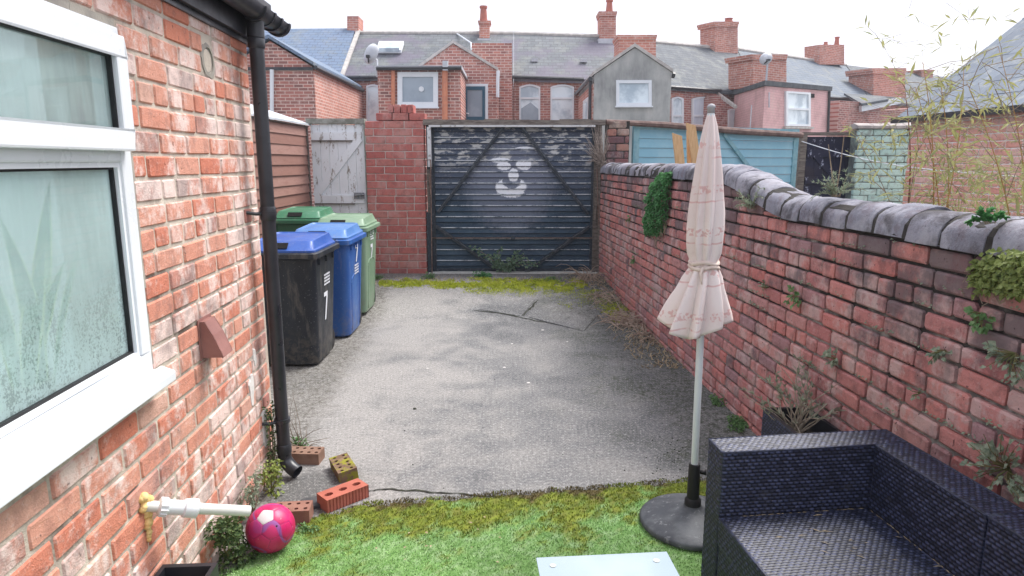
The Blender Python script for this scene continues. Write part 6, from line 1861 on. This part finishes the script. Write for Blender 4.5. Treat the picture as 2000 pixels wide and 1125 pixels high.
# ivy patch at the picture edge
rr = random.Random(77)
p0 = hit(1960, 545, rw(3, 0, 0), RN)
rt = root('ivy_patch', p0, 'yellow green ivy patch under the coping at the picture edge', 'ivy')
m, ms = MB(), MB()
for k in range(900):
    px = 1908 + 150*rr.random()**.8; t = (px-1908)/120
    py = rr.gauss(525+8*t*0, 14+12*min(1, t)) + 10
    p = hit(px, min(575, max(492, py)), rw(3, 0, 0), RN) + RN*rr.uniform(.008, .02+.06*min(1, t))
    d = (RN*rr.uniform(.1, .8) + V((rr.uniform(-.5, .5), rr.uniform(-.8, .8), rr.uniform(-1, .4)))).normalized()
    L = rr.uniform(.014, .030); m.leaf(p, d, RN+V((0, 0, .6)), L, L*.95, None, .15)
build(m, 'foliage', foliage_mat('ivy_patch_leaf', (.07,.11,.03), (.22,.27,.07), (.36,.42,.16), 45), rt, fix=False)
for k in range(26):
    a = hit(rr.uniform(1900, 1990), rr.uniform(500, 560), rw(3, 0, .01), RN); pts = [a]
    for q in range(4): pts.append(pts[-1] + RX*rr.uniform(-.03, .03) + V((0, 0, rr.uniform(-.04, .02))) + RN*rr.uniform(-.004, .008))
    ms.tube(pts, .0015, 4)
build(ms, 'stem', M_twig, rt, fix=False)
# fern-like tufts on the coping
for px, py, lab, sd in ((1470, 408, 'feathery grey green tuft on the curve of the coping beside the parasol', 3), (1632, 384, 'feathery tuft growing on the coping below the navy door', 4), (1930, 436, 'small dark green clump on the coping near the picture edge', 5)):
    rr = random.Random(sd); p0 = hit(px, py, rw(3.5, 0, .02 if sd != 4 else -.06), RN)
    rt = root('coping_plant', p0, lab, 'plant', 'plants on the coping')
    m, ms = MB(), MB()
    tips = stems(ms, p0, 16 if sd != 5 else 8, .15 if sd != 5 else .05, .8, .002, rr, .6, out=RN*.5 + (RX*-.4 if sd == 3 else V()))
    for p, d, t in tips:
        for q in range(5 if sd != 5 else 8):
            dd = (d + V((rr.uniform(-1, 1), rr.uniform(-1, 1), rr.uniform(-.6, .6)))).normalized(); L = rr.uniform(.018, .038) if sd != 5 else rr.uniform(.015, .025)
            m.leaf(p, dd, V((0, 0, 1)), L, L*(.22 if sd != 5 else .8))
    if sd == 4:
        ms.tube([p0, p0+V((-.03, 0, .12)), p0+V((-.06, 0, .26))], [.004, .003, .002], 5); ms.tube([p0, p0+V((.01, 0, .15)), p0+V((.015, 0, .30))], [.004, .003, .002], 5)
    build(m, 'foliage', M_leaf_grey if sd != 5 else M_leaf_ivy, rt, fix=False); build(ms, 'stem', M_twig, rt, fix=False)
# creeping weeds in the mortar joints, too many and too small to count
m = MB(); rr = random.Random(90)
for k in range(330):
    yv = rr.uniform(2.0, 7.5) ** 1.0; row = rr.randrange(6, 18) if rr.random() < .8 else rr.randrange(1, 6)
    zc = -.02 + .0835*row
    if zc > rtop(yv)+.01: zc = rtop(yv)
    c = rw(yv, zc, .004); nn_ = rr.choice((1, 2, 3, 5, 9))
    if nz(yv*1.3, row*.7, 3) < .02: continue
    for q in range(nn_*2):
        p = c + RX*rr.uniform(-.012, .012)*nn_ + V((0, 0, rr.uniform(-.010, .006))); L = rr.uniform(.007, .016)
        m.leaf(p, (RN + V((rr.uniform(-1, 1), rr.uniform(-1, 1), rr.uniform(-1, .5)))).normalized(), RN+V((0, 0, .7)), L, L*.85)
tag(build(m, 'joint_weeds', M_leaf_grey, fix=False), 'tiny weeds creeping in the mortar joints of the boundary wall', 'weeds', kind='stuff')

# shrub in the planter: bare twisting twigs with few leaves
rr = random.Random(14); pbase = pb + V((-.01, .08, .33))
rt = root('potted_shrub', pbase, 'sparse grey green shrub with bare twigs growing from the planter', 'shrub')
m, ms = MB(), MB()
tips = stems(ms, pbase, 26, .44, .50, .005, rr, .1, 8) + stems(ms, pb + V((-.02, -.12, .33)), 8, .22, 1.6, .004, rr, .5, 6)
for p, d, t in tips:
    if t < .35 or rr.random() < .2: continue
    for q in range(rr.randrange(2, 6)):
        dd = (d*.8 + V((rr.uniform(-.8, .8), rr.uniform(-.8, .8), rr.uniform(-.2, .9)))).normalized(); L = rr.uniform(.022, .045); m.leaf(p, dd, V((0, 0, 1)), L, L*.35)
build(m, 'foliage', foliage_mat('shrub_leaf', (.20,.25,.17), (.33,.36,.26), (.42,.38,.30), 30), rt, fix=False); build(ms, 'stem', simple('pale_bark', (.44,.38,.30), (.30,.25,.19), 30, .9, .2), rt, fix=False)
# weeds at the wall foot by the parasol pole
for px, py, r_, n, lab, sd in ((1402, 788, .05, 160, 'tufty weed at the wall foot behind the parasol pole', 1), (1440, 832, .07, 420, 'bright green weed mat at the wall foot beside the planter', 2), (1300, 665, .06, 160, 'dark weed at the wall foot below the parasol skirt', 3)):
    c = gnd(px, py); bush('ground_weed', lab, 'weed', c + V((0, 0, .02)), (r_, r_*1.6, .03), n, .022, M_leaf_green, None, 0, 'weeds along the yard edges', sd)
for px, py, r_, n, lab, sd in ((942, 542, .10, 420, 'bright green weed clump at the centre of the gate foot', 4), (838, 545, .07, 200, 'green weed at the foot of the gate post by the brick pier', 5), (735, 546, .08, 200, 'green weed at the foot of the brick pier beside the green bin', 7), (1085, 548, .12, 160, 'thin weed line at the gate foot right of centre', 8)):
    c = gnd(px, py, .15); c.z = gz(c.y) + .02; bush('ground_weed', lab, 'weed', c, (r_*1.2, r_*.5, .045), n, .028, M_leaf_ivy if sd == 4 else M_leaf_green, None, 0, 'weeds along the yard edges', sd)

# dry weeds and ivy at the base of the brick wing
bush('wall_foot_bush', 'small round leaved dark bush behind the football', 'bush', lw(2.60, .11, .09), (.085, .13, .115), 900, .020, M_leaf_dark, None, 5, None, 21, asp=.9)
bush('wall_foot_bush', 'yellow green leafy weed at the wall foot just left of the pipe shoe', 'bush', lw(3.22, .075, .06), (.05, .07, .075), 260, .022, foliage_mat('yellow_green_leaf', (.10,.14,.03), (.26,.33,.08), (.42,.46,.16), 40), None, 4, None, 22, asp=.8)
bush('wall_foot_bush', 'scraggly weed on the wall foot between the football and the pipe', 'bush', lw(2.93, .14, .05), (.04, .11, .13), 260, .020, M_leaf_grey, M_twig, 9, None, 23, asp=.6)
bush('wall_foot_bush', 'upright weed growing up the wall behind the downpipe', 'bush', lw(3.36, .24, .03), (.03, .06, .20), 330, .018, M_leaf_dark, M_twig, 9, None, 24, asp=.7)
bush('wall_foot_bush', 'green weed beside the brown brick behind the pipe', 'bush', gnd(575, 885) + V((0, .05, .03)), (.07, .04, .035), 160, .022, M_leaf_green, None, 0, None, 25)
bush('wall_foot_bush', 'little weed at the foot of the tan brick', 'bush', gnd(600, 1038) + V((0, 0, .014)), (.05, .03, .016), 120, .016, M_leaf_green, None, 0, None, 26)
rr = random.Random(61); p0 = gnd(572, 885) + V((.02, .06, 0))
rt = root('dead_weed', p0, 'bare dark twiggy weed standing behind the downpipe', 'dead plant')
ms = MB(); stems(ms, p0, 14, .36, .55, .0035, rr, .1, 7); stems(ms, p0+V((.05, 0, 0)), 5, .2, 1.6, .003, rr, .8, 6); build(ms, 'stem', simple('dark_twig', (.13,.10,.08), (.22,.17,.13), 30, .9, 0), rt, fix=False)
# black tub at the wall foot with dry grass in it
tub = root('black_tub', lw(1.80, 0, .11), 'black plastic tub at the foot of the brick wall, cut by the picture edge', 'tub')
m = MB()
for a0, a1, y0_, y1_ in ((.015, .205, 1.45, 1.47), (.015, .205, 2.11, 2.13), (.015, .030, 1.47, 2.11), (.190, .205, 1.47, 2.11)):
    p_ = [lw(y0_, .0, a0), lw(y0_, .0, a1), lw(y1_, .0, a1), lw(y1_, .0, a0)]; m.prism(p_, (0, 0, .30))
build(m, 'side', M_blackpl, tub)
m = MB(); m.prism([lw(1.47, .05, .03), lw(1.47, .05, .19), lw(2.11, .05, .19), lw(2.11, .05, .03)], (0, 0, .12)); build(m, 'soil', M_dark, tub)
rr = random.Random(63); rt = root('dry_grass', lw(2.05, .17, .1), 'dry grass stems growing in the black tub', 'dead plant')
ms = MB()
for k in range(40):
    b = lw(rr.uniform(1.85, 2.10), .165, rr.uniform(.04, .18)); stems(ms, b, 1, rr.uniform(.12, .26), .7, .0018, rr, 1.4, 7)
build(ms, 'stem', M_straw, rt, fix=False)
# bramble on the gate, and dead twigs at its top corner
rr = random.Random(71); p0 = at(985, 545, 9.22); p0.z = gz(9.2)
rt = root('bramble', p0, 'leafy bramble sprawling against the bottom of the black gate', 'plant')
m, ms = MB(), MB()
for tx, ty in ((925, 482), (955, 500), (975, 486), (1000, 505), (1015, 492), (1035, 508), (990, 520), (1050, 515), (1022, 500), (965, 510)):
    e = at(tx+rr.uniform(-6, 6), ty, 9.22); mid = p0.lerp(e, .5) + V((rr.uniform(-.08, .08), -.05, .05))
    pts = [p0.lerp(mid, t/4) if t < 4 else mid for t in range(5)] + [mid.lerp(e, t/4) for t in range(1, 5)]
    ms.tube(pts, [.006-.0005*i for i in range(9)], 4)
    for p in pts[2:]:
        for q in range(6):
            d = V((rr.uniform(-1, 1), rr.uniform(-1, .2), rr.uniform(-1, .8))).normalized(); L = rr.uniform(.025, .06); m.leaf(p+d*.02, d, V((0, -1, .5)), L, L*.65)
build(m, 'foliage', M_leaf_gate, rt, fix=False); build(ms, 'stem', M_twig, rt, fix=False)
rr = random.Random(72); p0 = at(1176, 320, 9.15)
rt = root('dead_twig_spray', p0, 'spray of bare dead twigs at the top corner of the gate', 'dead plant')
ms = MB()
for k in range(46):
    tip = at(rr.uniform(1138, 1192), rr.uniform(238, 330), rr.uniform(8.95, 9.2)); mid = p0.lerp(tip, .55) + V((rr.uniform(-.06, .06), -.04, rr.uniform(-.03, .06)))
    ms.tube([p0+V((rr.uniform(-.03, .03), 0, rr.uniform(-.06, .03))), mid, tip], [.006, .004, .0015], 4)
build(ms, 'twig', simple('bleached_twig', (.42,.36,.32), (.27,.22,.19), 30, .9, 0), rt, fix=False)['kind'] = 'stuff'

# ---------------------------------------------------------------- bamboo over the neighbouring wall
rr = random.Random(101)
bb = at(1840, 470, 4.6); bb.z = 0
rt = root('bamboo', bb, 'yellow green bamboo with thin canes behind the boundary wall', 'bamboo')
M_cane = simple('bamboo_cane', (.52,.30,.09), (.40,.22,.07), 9, .5, .1, spec=.4)
M_cane_r = simple('red_brown_cane', (.28,.10,.07), (.20,.075,.055), 9, .6, .1)
m = MB()
tw_ = MB()
canes = [(1772, 420, 1800, 180, 5.2, .011, 1), (1822, 430, 1838, 120, 4.7, .008, 0), (1836, 430, 1822, 170, 4.9, .008, 0), (1850, 430, 1870, 150, 4.8, .008, 0), (1842, 430, 1920, 130, 4.5, .006, 0), (1740, 400, 1680, 240, 5.4, .005, 2), (1790, 300, 1900, 120, 4.9, .004, 2), (1975, 440, 1930, 160, 4.0, .006, 0), (2010, 440, 1990, 90, 4.2, .006, 0), (1880, 440, 1760, 90, 5.0, .004, 2), (2060, 480, 1960, 120, 4.0, .004, 2)]
for (xa, ya, xb, yb, Y, r, ty) in canes:
    a, b = at(xa, ya, Y), at(xb, yb, Y-.15)
    g0 = V((a.x + (a.x-b.x)*.15, a.y+.05, 0))
    pts = [g0, g0.lerp(a, .5), a] + [a.lerp(b, t/8) + V((.12*(t/8)**2*(1 if k_ % 2 else -1), 0, 0)) for k_, t in ((ya+xb, t) for t in range(1, 9))]
    mm = MB(); mm.tube(pts, [r*.75*(1-.7*i/(len(pts)-1)) for i in range(len(pts))], 6)
    build(mm, 'cane', (M_cane, M_cane_r, M_twig)[ty], rt, True, fix=False)
    for i in range(3, len(pts)):
        nl = 4 if ty != 1 else 2
        for q in range(nl-2 if ty != 1 else 1):
            p = pts[i] + (pts[i-1]-pts[i])*rr.random()
            d = V((rr.uniform(-1, 1), rr.uniform(-.6, .6), rr.uniform(-.5, .7))).normalized(); e = p + d*rr.uniform(.08, .34)
            tw_.tube([p, p.lerp(e, .5)+V((0, 0, .02)), e], [.0025, .002, .001], 4)
            for w in range(4):
                dd = (d + V((rr.uniform(-.9, .9), rr.uniform(-.9, .9), rr.uniform(-.9, .4)))).normalized(); L = rr.uniform(.05, .13)
                m.leaf(p.lerp(e, rr.uniform(.5, 1)), dd, V((rr.uniform(-.5, .5), rr.uniform(-.5, .5), 1)), L, L*.18, None, .1)
# airy outer leaves against the sky and a denser lower skirt
for k in range(340):
    px, py = rr.uniform(1700, 2040), 0
    u = rr.random()
    if u < .16: py = rr.uniform(-20, 170); px = rr.uniform(1730, 2040)
    elif u < .45: py = rr.uniform(150, 330)
    else: py = rr.uniform(300, 450); px = rr.uniform(1800, 2040)
    if py < 250 and px < 1700 + (250-py)*.25: continue
    p = at(px, py, rr.uniform(3.9, 5.2))
    if p.y < 2.2: continue
    e = p + V((rr.uniform(-1, 1), rr.uniform(-.4, .4), rr.uniform(-.5, .5))).normalized()*rr.uniform(.05, .14)
    tw_.tube([p, e], [.0012, .0008], 3)
    for w in range(rr.choice((1, 2, 2, 3)) + (1 if py > 300 else 0)):
        dd = V((rr.uniform(-1, 1), rr.uniform(-.7, .7), rr.uniform(-.7, .45))).normalized(); L = rr.uniform(.05, .13); m.leaf(e, dd, V((rr.uniform(-.6, .6), rr.uniform(-.6, .6), 1)), L, L*.17, None, .1)
build(m, 'foliage', foliage_mat('bamboo_leaf_pale', (.28,.29,.12), (.42,.41,.17), (.27,.32,.17), 12, 0.4), rt, fix=False); build(tw_, 'twig', M_twig, rt, fix=False)['kind'] = 'stuff'

# small debris on the concrete
m = MB(); rr = random.Random(5)
for px, py, s_ in ((810, 799, .014), (1128, 730, .006), (845, 560, .02)):
    p = gnd(px, py); m.lathe([(.001, 0), (s_, .001), (s_*.8, s_*.5), (.001, s_*.7)], p, 7)
for k in range(90):
    p = gnd(rr.gauss(1300, 22), rr.gauss(890, 26)) if k < 60 else gnd(rr.uniform(700, 1340), rr.uniform(640, 960)); s_ = rr.uniform(.002, .006)
    m.lathe([(.001, 0), (s_, .0005), (s_*.7, s_*.6), (.001, s_*.7)], p, 5)
tag(build(m, 'debris', M_crack), 'dark soil crumbs scattered on the concrete', 'debris', kind='stuff')
m = MB()
for px, py, s_ in ((1032, 748, .011), (985, 718+0, .010), (1000, 672, .008), (1060, 645, .012), (835, 720, .008), (1108, 668, .008)):
    p = gnd(px, py); m.lathe([(.001, .002), (s_*1.3, .0025), (s_, .0045), (.001, .0045)], p, 9)
tag(build(m, 'pale_spots', M_lime), 'a few pale lumps stuck to the concrete', 'debris', kind='stuff')
m = MB()
for k in range(14):
    px, py = rr.uniform(700, 1000), rr.uniform(1010, 1110); p = gnd(px, py, .015); L = rr.uniform(.01, .025)
    m.leaf(p, V((rr.uniform(-1, 1), rr.uniform(-1, 1), .1)), V((0, 0, 1)), L, L*.6)
tag(build(m, 'fallen_leaves', M_straw, fix=False), 'small dry leaf scraps on the turf', 'litter', kind='stuff')

# ---------------------------------------------------------------- thin winter haze
m = MB(); m.box((-45, -20, -1.2), (60, 70, 13.0))
g = G('haze_air')
pv = g.n('VolumePrincipled', {'Color': (.86, .89, .95, 1), 'Density': .0016, 'Anisotropy': .2})
for l_ in list(g.nt.links):
    if l_.to_node.type == 'OUTPUT_MATERIAL': g.nt.links.remove(l_)
g.nt.links.new(pv.outputs[0], g.nt.nodes['Material Output'].inputs['Volume'])
tag(build(m, 'haze', g.m), 'thin pale winter haze', kind='stuff')
